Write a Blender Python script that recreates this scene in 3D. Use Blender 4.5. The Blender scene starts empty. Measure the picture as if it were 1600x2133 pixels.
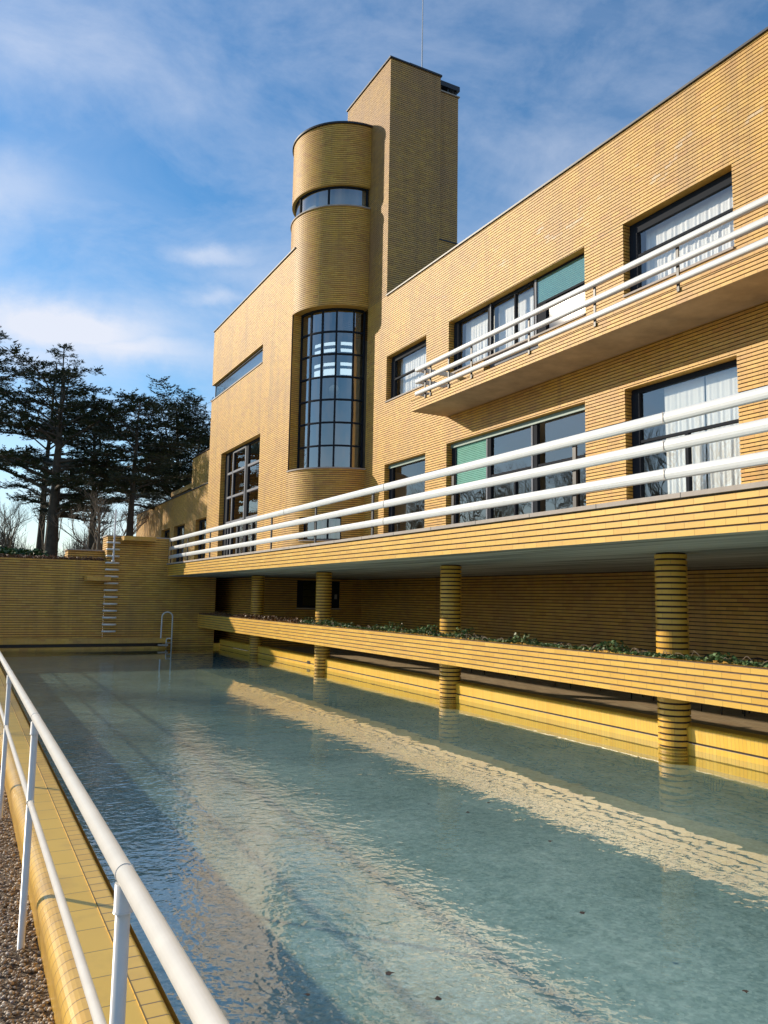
import bpy, bmesh, math, random
from mathutils import Vector, Matrix
rnd = random.Random(7)
sc = bpy.context.scene
# ------------------------------------------------------------------ camera
# world: +Y runs along the pool, +X towards the house, eye level is z = 0
cam = bpy.data.cameras.new("camera"); co = bpy.data.objects.new("camera", cam)
sc.collection.objects.link(co); sc.camera = co
FPX = 1630.0
Yc = Vector((-876, 165.5, FPX)).normalized()
Zc = Vector((250, -(FPX*FPX-876*250)/165.5, FPX)).normalized()
Xc = Yc.cross(Zc)
if Xc.x < 0: Xc = -Xc
R = Matrix(((Xc.x, -Xc.y, -Xc.z), (Yc.x, -Yc.y, -Yc.z), (Zc.x, -Zc.y, -Zc.z)))
co.matrix_world = R.to_4x4()
cam.sensor_fit = 'HORIZONTAL'; cam.sensor_width = 36; cam.lens = FPX/1600*36
cam.clip_start = .05; cam.clip_end = 3000
# ------------------------------------------------------------------ sun and sky
S = Vector((-.619, .699, .357)).normalized()
EL = math.asin(S.z); AZ = math.atan2(S.x, S.y)
sl = bpy.data.lights.new("sun", 'SUN'); sl.energy = 3.7; sl.angle = math.radians(1.0); sl.color = (1, .87, .68)
so = bpy.data.objects.new("sun", sl); sc.collection.objects.link(so)
so.rotation_euler = (-S).to_track_quat('-Z', 'Y').to_euler(); so.location = S*100
W = bpy.data.worlds.new("World"); sc.world = W; W.use_nodes = True
nt = W.node_tree; nt.nodes.clear()
def N(t, typ, **kw):
    n = t.nodes.new(typ)
    for k, v in kw.items(): setattr(n, k, v)
    return n
def L(t, a, b): t.links.new(a, b)
def MATH(t, op, a, b=None, c=None, clamp=False):
    n = t.nodes.new('ShaderNodeMath'); n.operation = op; n.use_clamp = clamp
    for i, v in enumerate((a, b, c)):
        if v is None: continue
        if isinstance(v, (int, float)): n.inputs[i].default_value = v
        else: t.links.new(v, n.inputs[i])
    return n.outputs[0]
def RAMP(t, fac, stops):
    n = t.nodes.new('ShaderNodeValToRGB'); t.links.new(fac, n.inputs[0])
    e = n.color_ramp.elements
    while len(e) < len(stops): e.new(.5)
    for i, (p, c) in enumerate(stops):
        e[i].position = p; e[i].color = (c if len(c) == 4 else (*c, 1))
    return n.outputs[0]
def MIX(t, fac, a, b, mode='MIX'):
    n = t.nodes.new('ShaderNodeMix'); n.data_type = 'RGBA'; n.blend_type = mode
    for i, v in ((0, fac), (6, a), (7, b)):
        if isinstance(v, (int, float)): n.inputs[i].default_value = v
        elif isinstance(v, tuple): n.inputs[i].default_value = (*v, 1)
        else: t.links.new(v, n.inputs[i])
    return n.outputs[2]
sky = N(nt, 'ShaderNodeTexSky', sky_type='NISHITA', sun_disc=False, sun_elevation=EL, sun_rotation=AZ)
sky.altitude = 50; sky.air_density = 1.1; sky.dust_density = .05; sky.ozone_density = 2.5
tc = N(nt, 'ShaderNodeTexCoord')
sep = N(nt, 'ShaderNodeSeparateXYZ'); L(nt, tc.outputs['Generated'], sep.inputs[0])
zz = MATH(nt, 'MAXIMUM', sep.outputs[2], .04); zz = MATH(nt, 'ADD', zz, .12)
cx = MATH(nt, 'DIVIDE', sep.outputs[0], zz); cy = MATH(nt, 'DIVIDE', sep.outputs[1], zz)
cmb = N(nt, 'ShaderNodeCombineXYZ'); L(nt, cx, cmb.inputs[0]); L(nt, cy, cmb.inputs[1])
mp = N(nt, 'ShaderNodeMapping'); L(nt, cmb.outputs[0], mp.inputs[0]); mp.inputs['Rotation'].default_value = (0, 0, .5); mp.inputs['Scale'].default_value = (1.0, 1.7, 1)
n1 = N(nt, 'ShaderNodeTexNoise'); n1.inputs['Scale'].default_value = 1.7; n1.inputs['Detail'].default_value = 9; n1.inputs['Roughness'].default_value = .62; n1.inputs['Distortion'].default_value = .9
L(nt, mp.outputs[0], n1.inputs[0])
n2 = N(nt, 'ShaderNodeTexNoise'); n2.inputs['Scale'].default_value = .8; n2.inputs['Detail'].default_value = 3
L(nt, mp.outputs[0], n2.inputs[0])
wisp = RAMP(nt, MATH(nt, 'ADD', MATH(nt, 'MULTIPLY', n1.outputs[0], .62), MATH(nt, 'MULTIPLY', n2.outputs[0], .38)), [(.40, (0, 0, 0)), (.72, (1, 1, 1))])
def pdir(px, py):
    v = Vector((px-800, py-1066.5, FPX)).normalized()
    return Vector((v.dot(Xc), v.dot(Yc), v.dot(Zc)))
nz = N(nt, 'ShaderNodeTexNoise'); nz.inputs['Scale'].default_value = 7; nz.inputs['Detail'].default_value = 7; nz.inputs['Roughness'].default_value = .6
L(nt, tc.outputs['Generated'], nz.inputs[0])
warp = N(nt, 'ShaderNodeVectorMath', operation='MULTIPLY_ADD'); L(nt, nz.outputs['Color'], warp.inputs[0]); warp.inputs[1].default_value = (.10, .10, .07)
sub = N(nt, 'ShaderNodeVectorMath', operation='ADD'); L(nt, tc.outputs['Generated'], sub.inputs[0]); sub.inputs[1].default_value = (-.05, -.05, -.035)
L(nt, sub.outputs[0], warp.inputs[2])
blob = None
for px, py, rh, rv, amt in [(110, 672, .14, .030, 1.35), (250, 725, .13, .024, .9), (40, 735, .15, .026, .6), (20, 395, .07, .035, .55), (440, 528, .045, .014, .6), (433, 618, .032, .011, .6), (500, 570, .05, .02, .3), (60, 60, .12, .05, .3)]:
    d = pdir(px, py)
    h = Vector((d.y, -d.x, 0)).normalized()
    dv = N(nt, 'ShaderNodeVectorMath', operation='SUBTRACT'); L(nt, warp.outputs[0], dv.inputs[0]); dv.inputs[1].default_value = d
    a = N(nt, 'ShaderNodeVectorMath', operation='DOT_PRODUCT'); L(nt, dv.outputs[0], a.inputs[0]); a.inputs[1].default_value = h/rh
    b = N(nt, 'ShaderNodeVectorMath', operation='DOT_PRODUCT'); L(nt, dv.outputs[0], b.inputs[0]); b.inputs[1].default_value = Vector((0, 0, 1/rv))
    c = N(nt, 'ShaderNodeVectorMath', operation='DOT_PRODUCT'); L(nt, dv.outputs[0], c.inputs[0]); c.inputs[1].default_value = d/(rh)
    r2 = MATH(nt, 'ADD', MATH(nt, 'ADD', MATH(nt, 'POWER', a.outputs['Value'], 2), MATH(nt, 'POWER', b.outputs['Value'], 2)), MATH(nt, 'POWER', c.outputs['Value'], 2))
    g = MATH(nt, 'MULTIPLY', MATH(nt, 'POWER', 2.718, MATH(nt, 'MULTIPLY', r2, -1.2)), amt)
    blob = g if blob is None else MATH(nt, 'MAXIMUM', blob, g)
horizon = RAMP(nt, sep.outputs[2], [(.0, (1, 1, 1)), (.22, (0, 0, 0))])
nm = N(nt, 'ShaderNodeTexNoise'); nm.inputs['Scale'].default_value = 5.5; nm.inputs['Detail'].default_value = 8; nm.inputs['Roughness'].default_value = .62; nm.inputs['Distortion'].default_value = .35
mpm = N(nt, 'ShaderNodeMapping'); L(nt, tc.outputs['Generated'], mpm.inputs[0]); mpm.inputs['Scale'].default_value = (1, 1, 1.9); mpm.inputs['Rotation'].default_value = (.25, .2, 0); L(nt, mpm.outputs[0], nm.inputs[0])
mott = RAMP(nt, nm.outputs[0], [(.40, (0, 0, 0)), (.68, (1, 1, 1))])
cl = MATH(nt, 'ADD', MATH(nt, 'MULTIPLY', wisp, .20), MATH(nt, 'MULTIPLY', mott, .26))
cl = MATH(nt, 'ADD', cl, MATH(nt, 'MULTIPLY', blob, MATH(nt, 'ADD', .45, MATH(nt, 'MULTIPLY', nz.outputs[0], .8))), clamp=True)
cl = MATH(nt, 'ADD', cl, MATH(nt, 'MULTIPLY', horizon, .5), clamp=True)
hs = N(nt, 'ShaderNodeHueSaturation'); L(nt, sky.outputs[0], hs.inputs['Color']); hs.inputs['Saturation'].default_value = 1.26; hs.inputs['Value'].default_value = .85
cc = MIX(nt, cl, hs.outputs[0], (3.9, 4.15, 4.75))
bg = N(nt, 'ShaderNodeBackground'); bg.inputs[1].default_value = .15
L(nt, cc, bg.inputs[0]); wo = N(nt, 'ShaderNodeOutputWorld'); L(nt, bg.outputs[0], wo.inputs[0])
sc.view_settings.view_transform = 'Standard'; sc.view_settings.look = 'None'
sc.view_settings.exposure = 0.45; sc.view_settings.gamma = 1
sc.render.engine = 'CYCLES'
sc.cycles.max_bounces = 10; sc.cycles.transparent_max_bounces = 24; sc.cycles.glossy_bounces = 5
sc.cycles.sample_clamp_indirect = 6; sc.cycles.sample_clamp_direct = 5
# ------------------------------------------------------------------ materials
def mat(name, color, rough=.6, metal=0, spec=.5, bump=None, var=None):
    m = bpy.data.materials.new(name); m.use_nodes = True; t = m.node_tree
    p = t.nodes['Principled BSDF']; p.inputs['Roughness'].default_value = rough; p.inputs['Metallic'].default_value = metal
    p.inputs['Specular IOR Level'].default_value = spec
    p.inputs['Base Color'].default_value = (*color, 1)
    g = N(t, 'ShaderNodeNewGeometry')
    if var:
        sca, amt = var
        n = N(t, 'ShaderNodeTexNoise'); n.inputs['Scale'].default_value = sca; n.inputs['Detail'].default_value = 6; n.inputs['Roughness'].default_value = .65
        L(t, g.outputs['Position'], n.inputs[0])
        c = RAMP(t, n.outputs[0], [(.3, tuple(v*(1-amt) for v in color)), (.7, tuple(min(1, v*(1+amt)) for v in color))])
        L(t, c, p.inputs['Base Color'])
    if bump:
        sca, st, dist = bump
        n = N(t, 'ShaderNodeTexNoise'); n.inputs['Scale'].default_value = sca; n.inputs['Detail'].default_value = 5
        L(t, g.outputs['Position'], n.inputs[0])
        b = N(t, 'ShaderNodeBump'); b.inputs['Strength'].default_value = st; b.inputs['Distance'].default_value = dist
        L(t, n.outputs[0], b.inputs['Height']); L(t, b.outputs[0], p.inputs['Normal'])
    return m
def brick_mat(name, cols, BW=.25, BH=.08, rough=.42, stain=.5, seam=(.20, .12, .04), seamw=.012, half=True, salt_band=None):
    """cols: list of ramp colours picked per brick; u,v of the UV map are metres"""
    m = bpy.data.materials.new(name); m.use_nodes = True; t = m.node_tree
    p = t.nodes['Principled BSDF']
    uv = N(t, 'ShaderNodeUVMap'); s = N(t, 'ShaderNodeSeparateXYZ'); L(t, uv.outputs[0], s.inputs[0])
    row = MATH(t, 'FLOOR', MATH(t, 'DIVIDE', MATH(t, 'ADD', s.outputs[1], .0005), BH))
    sh = MATH(t, 'MULTIPLY', MATH(t, 'FLOORED_MODULO', row, 2), .5) if half else 0.0
    u = MATH(t, 'ADD', MATH(t, 'DIVIDE', s.outputs[0], BW), sh)
    col = MATH(t, 'FLOOR', u); fu = MATH(t, 'SUBTRACT', u, col)
    cb = N(t, 'ShaderNodeCombineXYZ'); L(t, col, cb.inputs[0]); L(t, row, cb.inputs[1])
    wn = N(t, 'ShaderNodeTexWhiteNoise', noise_dimensions='2D'); L(t, cb.outputs[0], wn.inputs['Vector'])
    k = len(cols)
    c = RAMP(t, wn.outputs['Value'], [(i/(k-1), q) for i, q in enumerate(cols)])
    g = N(t, 'ShaderNodeNewGeometry')
    n = N(t, 'ShaderNodeTexNoise'); n.inputs['Scale'].default_value = .55; n.inputs['Detail'].default_value = 5; n.inputs['Roughness'].default_value = .6
    L(t, g.outputs['Position'], n.inputs[0])
    dull = RAMP(t, n.outputs[0], [(.46, (0, 0, 0)), (.66, (1, 1, 1))])
    c = MIX(t, MATH(t, 'MULTIPLY', dull, stain*.8), c, (.40, .22, .09))
    n3 = N(t, 'ShaderNodeTexNoise'); n3.inputs['Scale'].default_value = 1.3; n3.inputs['Detail'].default_value = 4
    ofs = N(t, 'ShaderNodeVectorMath', operation='MULTIPLY'); L(t, g.outputs['Position'], ofs.inputs[0]); ofs.inputs[1].default_value = (1, 1, 1.4)
    L(t, ofs.outputs[0], n3.inputs[0])
    salt = MATH(t, 'MULTIPLY', RAMP(t, n3.outputs[0], [(.57, (0, 0, 0)), (.66, (1, 1, 1))]), MATH(t, 'GREATER_THAN', N2(t, wn), .45))
    if salt_band:
        sg = N(t, 'ShaderNodeSeparateXYZ'); L(t, g.outputs['Position'], sg.inputs[0])
        zb, zw, yl = salt_band
        w_ = MATH(t, 'SUBTRACT', 1, MATH(t, 'ABSOLUTE', MATH(t, 'DIVIDE', MATH(t, 'SUBTRACT', sg.outputs[2], zb), zw)), clamp=True)
        yy_ = MATH(t, 'SUBTRACT', 1.25, MATH(t, 'ABSOLUTE', MATH(t, 'DIVIDE', MATH(t, 'SUBTRACT', sg.outputs[1], yl), 9)), clamp=True)
        c = MIX(t, MATH(t, 'MULTIPLY', salt, MATH(t, 'MULTIPLY', MATH(t, 'MULTIPLY', w_, yy_), .75)), c, (.66, .55, .42))
    # rain streaks run down the wall
    st = N(t, 'ShaderNodeMapping'); L(t, g.outputs['Position'], st.inputs[0]); st.inputs['Scale'].default_value = (2.6, 2.6, .16)
    n5 = N(t, 'ShaderNodeTexNoise'); n5.inputs['Scale'].default_value = 1; n5.inputs['Detail'].default_value = 5; n5.inputs['Roughness'].default_value = .6; L(t, st.outputs[0], n5.inputs[0])
    c = MIX(t, MATH(t, 'MULTIPLY', RAMP(t, n5.outputs[0], [(.5, (0, 0, 0)), (.75, (1, 1, 1))]), min(.5, stain*.8)), c, (.24, .14, .06))
    seamm = MATH(t, 'MAXIMUM', MATH(t, 'LESS_THAN', fu, seamw), MATH(t, 'GREATER_THAN', fu, 1-seamw))
    c = MIX(t, seamm, c, seam)
    L(t, c, p.inputs['Base Color']); p.inputs['Roughness'].default_value = rough
    n4 = N(t, 'ShaderNodeTexNoise'); n4.inputs['Scale'].default_value = 25; n4.inputs['Detail'].default_value = 3; L(t, g.outputs['Position'], n4.inputs[0])
    hgt = MATH(t, 'ADD', MATH(t, 'MULTIPLY', n4.outputs[0], .25), MATH(t, 'ADD', MATH(t, 'MULTIPLY', seamm, -1), MATH(t, 'MULTIPLY', wn.outputs['Value'], .4)))
    b = N(t, 'ShaderNodeBump'); b.inputs['Strength'].default_value = .5; b.inputs['Distance'].default_value = .004
    L(t, hgt, b.inputs['Height']); L(t, b.outputs[0], p.inputs['Normal'])
    return m
def N2(t, wn):
    s = N(t, 'ShaderNodeSeparateColor'); L(t, wn.outputs['Color'], s.inputs[0]); return s.outputs[1]
BR = brick_mat("yellow_brick", [(.56, .295, .045), (.69, .39, .058), (.64, .345, .07), (.72, .425, .075), (.58, .285, .055)], rough=.55, seam=(.34, .19, .06), seamw=.010, salt_band=(9.75, .75, 13))
BRY = brick_mat("glazed_yellow_brick", [(.66, .36, .040), (.74, .43, .055), (.70, .38, .05), (.76, .46, .07)], stain=.15, rough=.42, seam=(.36, .20, .05), seamw=.008)
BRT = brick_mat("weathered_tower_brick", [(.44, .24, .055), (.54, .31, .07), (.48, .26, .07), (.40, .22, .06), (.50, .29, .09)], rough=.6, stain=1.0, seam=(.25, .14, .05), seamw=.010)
MOR = mat("dark_mortar", (.045, .030, .022), .9, var=(9, .3))
MORL = mat("grey_mortar", (.16, .125, .10), .9, var=(9, .25))
SILL = mat("concrete_coping", (.40, .34, .29), .7, var=(3, .15), bump=(30, .2, .01))
DARK = mat("dark_metal", (.018, .018, .022), .45, var=(6, .3))
FRAME = mat("window_frame_paint", (.018, .022, .03), .75, spec=.12)
FRG = mat("grey_frame_paint", (.20, .21, .24), .6, spec=.2)
WHITE = mat("white_paint", (.62, .63, .62), .42, var=(4, .05), bump=(6, .1, .01))
WHITE2 = mat("white_tube_paint", (.70, .68, .64), .28, var=(12, .06))
PLAST = mat("soffit_plaster", (.44, .34, .20), .9, var=(1.6, .22), bump=(20, .2, .01))
def soffit_mat():
    m = bpy.data.materials.new("soffit_boards"); m.use_nodes = True; t = m.node_tree; p = t.nodes['Principled BSDF']
    g = N(t, 'ShaderNodeNewGeometry'); mpp = N(t, 'ShaderNodeMapping'); L(t, g.outputs['Position'], mpp.inputs[0]); mpp.inputs['Scale'].default_value = (6, .25, 1)
    n = N(t, 'ShaderNodeTexNoise'); n.inputs['Scale'].default_value = 1; n.inputs['Detail'].default_value = 5; L(t, mpp.outputs[0], n.inputs[0])
    L(t, RAMP(t, n.outputs[0], [(.38, (.20, .21, .19)), (.62, (.52, .52, .47))]), p.inputs['Base Color']); p.inputs['Roughness'].default_value = .9
    return m
SOFF = soffit_mat()
CURT = mat("sheer_curtain", (.92, .92, .92), .8)
SHUT = mat("green_shutter_paint", (.14, .38, .31), .5, var=(3, .1))
INT = mat("interior_plaster", (.38, .34, .27), .9)
INTW = mat("interior_warm_wall", (.30, .17, .07), .8)
ROOF = mat("roof_gravel", (.25, .24, .22), .95)
ORA = mat("ochre_soffit", (.52, .33, .07), .8, var=(4, .15))
def SCHLICK(t, f0, nrm=None, pw=5):
    g = N(t, 'ShaderNodeNewGeometry'); d = N(t, 'ShaderNodeVectorMath', operation='DOT_PRODUCT')
    L(t, g.outputs['Incoming'], d.inputs[0]); L(t, nrm if nrm is not None else g.outputs['Normal'], d.inputs[1])
    c = MATH(t, 'SUBTRACT', 1, MATH(t, 'ABSOLUTE', d.outputs['Value']), clamp=True)
    return MATH(t, 'ADD', f0, MATH(t, 'MULTIPLY', MATH(t, 'POWER', c, pw), 1-f0), clamp=True)
def glass_mat(name, base=.10, rough=.0, tint=(.86, .9, .9), wav=.0):
    m = bpy.data.materials.new(name); m.use_nodes = True; t = m.node_tree; t.nodes.clear()
    o = N(t, 'ShaderNodeOutputMaterial'); mx = N(t, 'ShaderNodeMixShader'); tr = N(t, 'ShaderNodeBsdfTransparent'); gl = N(t, 'ShaderNodeBsdfGlossy')
    tr.inputs[0].default_value = (*tint, 1); gl.inputs['Roughness'].default_value = rough
    f = SCHLICK(t, base)
    if wav:
        g = N(t, 'ShaderNodeNewGeometry'); n = N(t, 'ShaderNodeTexNoise'); n.inputs['Scale'].default_value = .9; n.inputs['Detail'].default_value = 1.5
        L(t, g.outputs['Position'], n.inputs[0]); b = N(t, 'ShaderNodeBump'); b.inputs['Strength'].default_value = wav; b.inputs['Distance'].default_value = .02
        L(t, n.outputs[0], b.inputs['Height']); L(t, b.outputs[0], gl.inputs['Normal'])
    L(t, f, mx.inputs[0]); L(t, tr.outputs[0], mx.inputs[1]); L(t, gl.outputs[0], mx.inputs[2]); L(t, mx.outputs[0], o.inputs[0])
    return m
GLASS = glass_mat("window_glass", .17, 0.0, tint=(.95, .96, .95), wav=.25)
GLASSL = glass_mat("terrace_window_glass", .22, 0.0, tint=(.9, .92, .9), wav=.3)
GLASSS = glass_mat("sunny_glass", .13, .03)
GLASSD = glass_mat("curved_glass", .34, 0.0, tint=(.5, .53, .53))
GLASSM = glass_mat("satin_glass", .35, .1, tint=(.7, .75, .75))
# ------------------------------------------------------------------ mesh helpers
class MB:
    def __init__(s): s.v = []; s.f = []; s.uv = []; s.mi = []; s.sm = []
    def poly(s, pts, uvs=None, mi=0, smooth=False):
        i = len(s.v); s.v += [tuple(p) for p in pts]; s.f.append(tuple(range(i, i+len(pts))))
        s.uv.append(uvs or [(0, 0)]*len(pts)); s.mi.append(mi); s.sm.append(smooth)
    def box(s, x0, x1, y0, y1, z0, z1, mi=0, skip=''):
        P = lambda x, y, z: (x, y, z)
        F = {'-x': [(x0, y1, z0), (x0, y0, z0), (x0, y0, z1), (x0, y1, z1)], '+x': [(x1, y0, z0), (x1, y1, z0), (x1, y1, z1), (x1, y0, z1)],
             '-y': [(x0, y0, z0), (x1, y0, z0), (x1, y0, z1), (x0, y0, z1)], '+y': [(x1, y1, z0), (x0, y1, z0), (x0, y1, z1), (x1, y1, z1)],
             '-z': [(x0, y1, z0), (x1, y1, z0), (x1, y0, z0), (x0, y0, z0)], '+z': [(x0, y0, z1), (x1, y0, z1), (x1, y1, z1), (x0, y1, z1)]}
        for k, f in F.items():
            if k in skip.split(','): continue
            if 'x' in k: uvs = [(a[1], a[2]) for a in f]
            elif 'y' in k: uvs = [(a[0], a[2]) for a in f]
            else: uvs = [(a[1], a[0]) for a in f]
            s.poly(f, uvs, mi)
    def sweep(s, path, z0, z1, side=-1, u0=0., ph=None, rec=.022, BH=.08, JH=.021, mi=0, mj=1, closed=False, smooth=False):
        n = len(path); P = [Vector(p) for p in path]
        if ph is None: ph = z0
        nr = []
        for i in range(n):
            a = P[i-1] if (i > 0 or closed) else None; b = P[(i+1) % n] if (i < n-1 or closed) else None
            d = Vector((0, 0))
            if a is not None: e = (P[i]-a).normalized(); d += Vector((e.y, -e.x))*side
            if b is not None: e = (b-P[i]).normalized(); d += Vector((e.y, -e.x))*side
            d.normalize()
            if a is not None and b is not None:
                e = (b-P[i]).normalized(); q = Vector((e.y, -e.x))*side
                d = d/max(.5, d.dot(q))
            nr.append(d)
        U = [u0]
        for i in range(1, n+(1 if closed else 0)): U.append(U[-1]+(P[i % n]-P[i-1]).length)
        seg = n if closed else n-1
        def band(za, oa, zb, ob, m):
            for i in range(seg):
                j = (i+1) % n
                pa = P[i]+nr[i]*oa; pb = P[j]+nr[j]*oa; pc = P[j]+nr[j]*ob; pd = P[i]+nr[i]*ob
                pts = [(pa.x, pa.y, za), (pb.x, pb.y, za), (pc.x, pc.y, zb), (pd.x, pd.y, zb)]
                s.poly(pts, [(U[i], za-ph), (U[i+1], za-ph), (U[i+1], max(zb, za)-ph-(1e-3 if zb == za else 0)), (U[i], zb-ph-(1e-3 if zb == za else 0))], m, smooth)
        k = math.floor((z0-ph)/BH+1e-6); z = z0
        while z < z1-1e-5:
            b0 = ph+k*BH; t0 = b0+BH-JH; e0 = b0+BH
            if z < t0-1e-6:
                zt = min(t0, z1); band(z, 0, zt, 0, mi); z = zt
                if z >= z1-1e-6: break
                band(z, 0, z, -rec, mi)
            zt = min(e0, z1)
            band(z, -rec, zt, -rec, mj); z = zt
            if z < z1-1e-6: band(z, -rec, z, 0, mi)
            k += 1
    def tube(s, pts, rad, seg=8, cap=True, mi=0, smooth=True):
        pts = [Vector(p) for p in pts]; rings = []
        if not isinstance(rad, (list, tuple)): rad = [rad]*len(pts)
        prev = None
        for i, p in enumerate(pts):
            if i == 0: d = pts[1]-p
            elif i == len(pts)-1: d = p-pts[i-1]
            else: d = (pts[i+1]-p).normalized()+(p-pts[i-1]).normalized()
            if d.length < 1e-9: d = Vector((0, 0, 1))
            d.normalize()
            if prev is None: a = d.orthogonal().normalized()
            else:
                a = prev-d*prev.dot(d)
                a = a.normalized() if a.length > 1e-6 else d.orthogonal().normalized()
            prev = a; b = d.cross(a)
            rings.append([p+(a*math.cos(2*math.pi*q/seg)+b*math.sin(2*math.pi*q/seg))*rad[i] for q in range(seg)])
        base = len(s.v)
        for r in rings: s.v += [tuple(q) for q in r]
        for i in range(len(rings)-1):
            for q in range(seg):
                w = (q+1) % seg
                s.f.append((base+i*seg+q, base+i*seg+w, base+(i+1)*seg+w, base+(i+1)*seg+q)); s.uv.append([(0, 0)]*4); s.mi.append(mi); s.sm.append(smooth)
        if cap:
            for o in (0, (len(rings)-1)*seg):
                s.f.append(tuple(base+o+q for q in range(seg))); s.uv.append([(0, 0)]*seg); s.mi.append(mi); s.sm.append(False)
    def build(s, name, mats, parent=None):
        me = bpy.data.meshes.new(name); me.from_pydata(s.v, [], s.f)
        if not isinstance(mats, (list, tuple)): mats = [mats]
        for m in mats: me.materials.append(m)
        me.polygons.foreach_set('material_index', s.mi); me.polygons.foreach_set('use_smooth', s.sm)
        ul = me.uv_layers.new(name='UVMap'); flat = [c for u in s.uv for p in u for c in p]
        ul.data.foreach_set('uv', flat); me.update()
        o = bpy.data.objects.new(name, me); sc.collection.objects.link(o)
        if parent is not None: o.parent = parent
        return o
def thing(name, label, cat, loc=(0, 0, 0), group=None):
    o = bpy.data.objects.new(name, None); sc.collection.objects.link(o); o.location = loc
    o['label'] = label; o['category'] = cat
    if group: o['group'] = group
    return o
def tag(o, label, cat, group=None, kind=None):
    if label: o['label'] = label
    if cat: o['category'] = cat
    if group: o['group'] = group
    if kind: o['kind'] = kind
    return o
def struct(mb, name, m, label=None):
    o = mb.build(name, m); o['kind'] = 'structure'
    if label: o['label'] = label
    return o
def bevel(o, w=.01, seg=2):
    md = o.modifiers.new('bevel', 'BEVEL'); md.width = w; md.segments = seg; md.limit_method = 'ANGLE'
    return o
# ------------------------------------------------------------------ key dimensions
F = 13.1; LB = 10.85; YC = 28.45; RC = 2.25; WAT = -1.9; SOF = .69; FLR = 1.05; ROOFZ = 11.13; LROOF = 13.92
YN = -7.0
PH = .69   # common course phase of the villa's walls

def wall_x(mb, x, y0, y1, z0, z1, holes, ph=PH, depth=.3, mi=0, mj=1):
    ys = sorted({y0, y1, *[min(max(h[0], y0), y1) for h in holes], *[min(max(h[1], y0), y1) for h in holes]})
    zs = sorted({z0, z1, *[min(max(h[2], z0), z1) for h in holes], *[min(max(h[3], z0), z1) for h in holes]})
    for j in range(len(zs)-1):
        run = None
        for i in range(len(ys)-1):
            cy, cz = (ys[i]+ys[i+1])/2, (zs[j]+zs[j+1])/2
            inside = any(h[0] < cy < h[1] and h[2] < cz < h[3] for h in holes)
            if not inside:
                if run is None: run = ys[i]
            if inside and run is not None:
                mb.sweep([(x, run), (x, ys[i])], zs[j], zs[j+1], side=-1, u0=run, ph=ph); run = None
        if run is not None: mb.sweep([(x, run), (x, ys[-1])], zs[j], zs[j+1], side=-1, u0=run, ph=ph)
    for h in holes:
        a, b, c, d = h[:4]
        if len(h) < 5: mb.sweep([(x, b), (x+depth, b)], c, d, side=1, u0=b, ph=ph)        # far jamb, faces the camera
        mb.sweep([(x, a), (x+depth, a)], c, d, side=-1, u0=a, ph=ph)
        mb.poly([(x, a, d), (x, b, d), (x+depth, b, d), (x+depth, a, d)], [(a, 0), (b, 0), (b, .05), (a, .05)], 2)
        mb.poly([(x, a, c), (x, b, c), (x+depth, b, c), (x+depth, a, c)], [(a, 0), (b, 0), (b, .05), (a, .05)], 2)

# ================================================================== VILLA
villa = thing('villa', 'large modernist yellow brick villa with round stair bay and square tower behind the pool', 'villa')
UPW = [(9.93, 12.9, 7.10, 8.85), (14.2, 20.42, 7.10, 8.82), (21.8, 24.6, 7.13, 8.81)]
UPD = [(16.0, 16.45, 6.1, 7.10), (16.45, 18.5, 6.1, 7.10)]
LOW = [(9.96, 12.93, FLR, 4.88), (14.24, 20.5, FLR, 4.88), (21.79, 24.63, FLR, 4.80)]
mb = MB()
wall_x(mb, F, YN, 26.21, FLR-.36, ROOFZ, [UPW[0], (14.2, 20.42, 7.10, 8.82), (16.0, 18.5, 6.1, 7.101), UPW[2]]+LOW)
mb.build('facade_wall', [BR, MOR, ORA], villa)
# right-hand block behind: roof and coping
mb = MB(); mb.box(F-.05, F+.30, YN, 24.67, ROOFZ, ROOFZ+.05); mb.build('roof_coping', DARK, villa)
mb = MB(); mb.box(F+.30, 21, YN, 24.67, ROOFZ-.3, ROOFZ-.1); mb.build('flat_roof', ROOF, villa)
# back and end walls so the house is a closed volume
mb = MB(); mb.sweep([(21, YN), (21, 39.9)], -1.7, ROOFZ-.1, side=1, ph=PH); mb.sweep([(F, YN), (21, YN)], -1.7, ROOFZ, side=1, ph=PH); mb.build('rear_wall', [BR, MOR], villa)
# interior slabs
mb = MB()
mb.box(F+.31, 20.9, YN+.1, 26.0, .9, 1.02); mb.box(F+.31, 20.9, YN+.1, 26.0, 5.2, 6.0); mb.box(F+.31, 20.9, YN+.1, 26.0, 9.2, 9.4)
mb.build('interior_floor', INT, villa)
mb = MB()
for yy in (13.6, 21.2): mb.box(F+.32, 20.9, yy-.08, yy+.08, 1.02, 9.2)
mb.box(18.0, 18.1, YN+.1, 26, 1.02, 9.2)
mb.build('interior_wall', INT, villa)
# ---- curved bay and left block
def arc(a0, a1, n, r=RC, cx=F, cy=YC):
    return [(cx+r*math.cos(a0+(a1-a0)*i/n), cy+r*math.sin(a0+(a1-a0)*i/n)) for i in range(n+1)]
A_R = -math.pi/2; A_L = -math.pi
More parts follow.
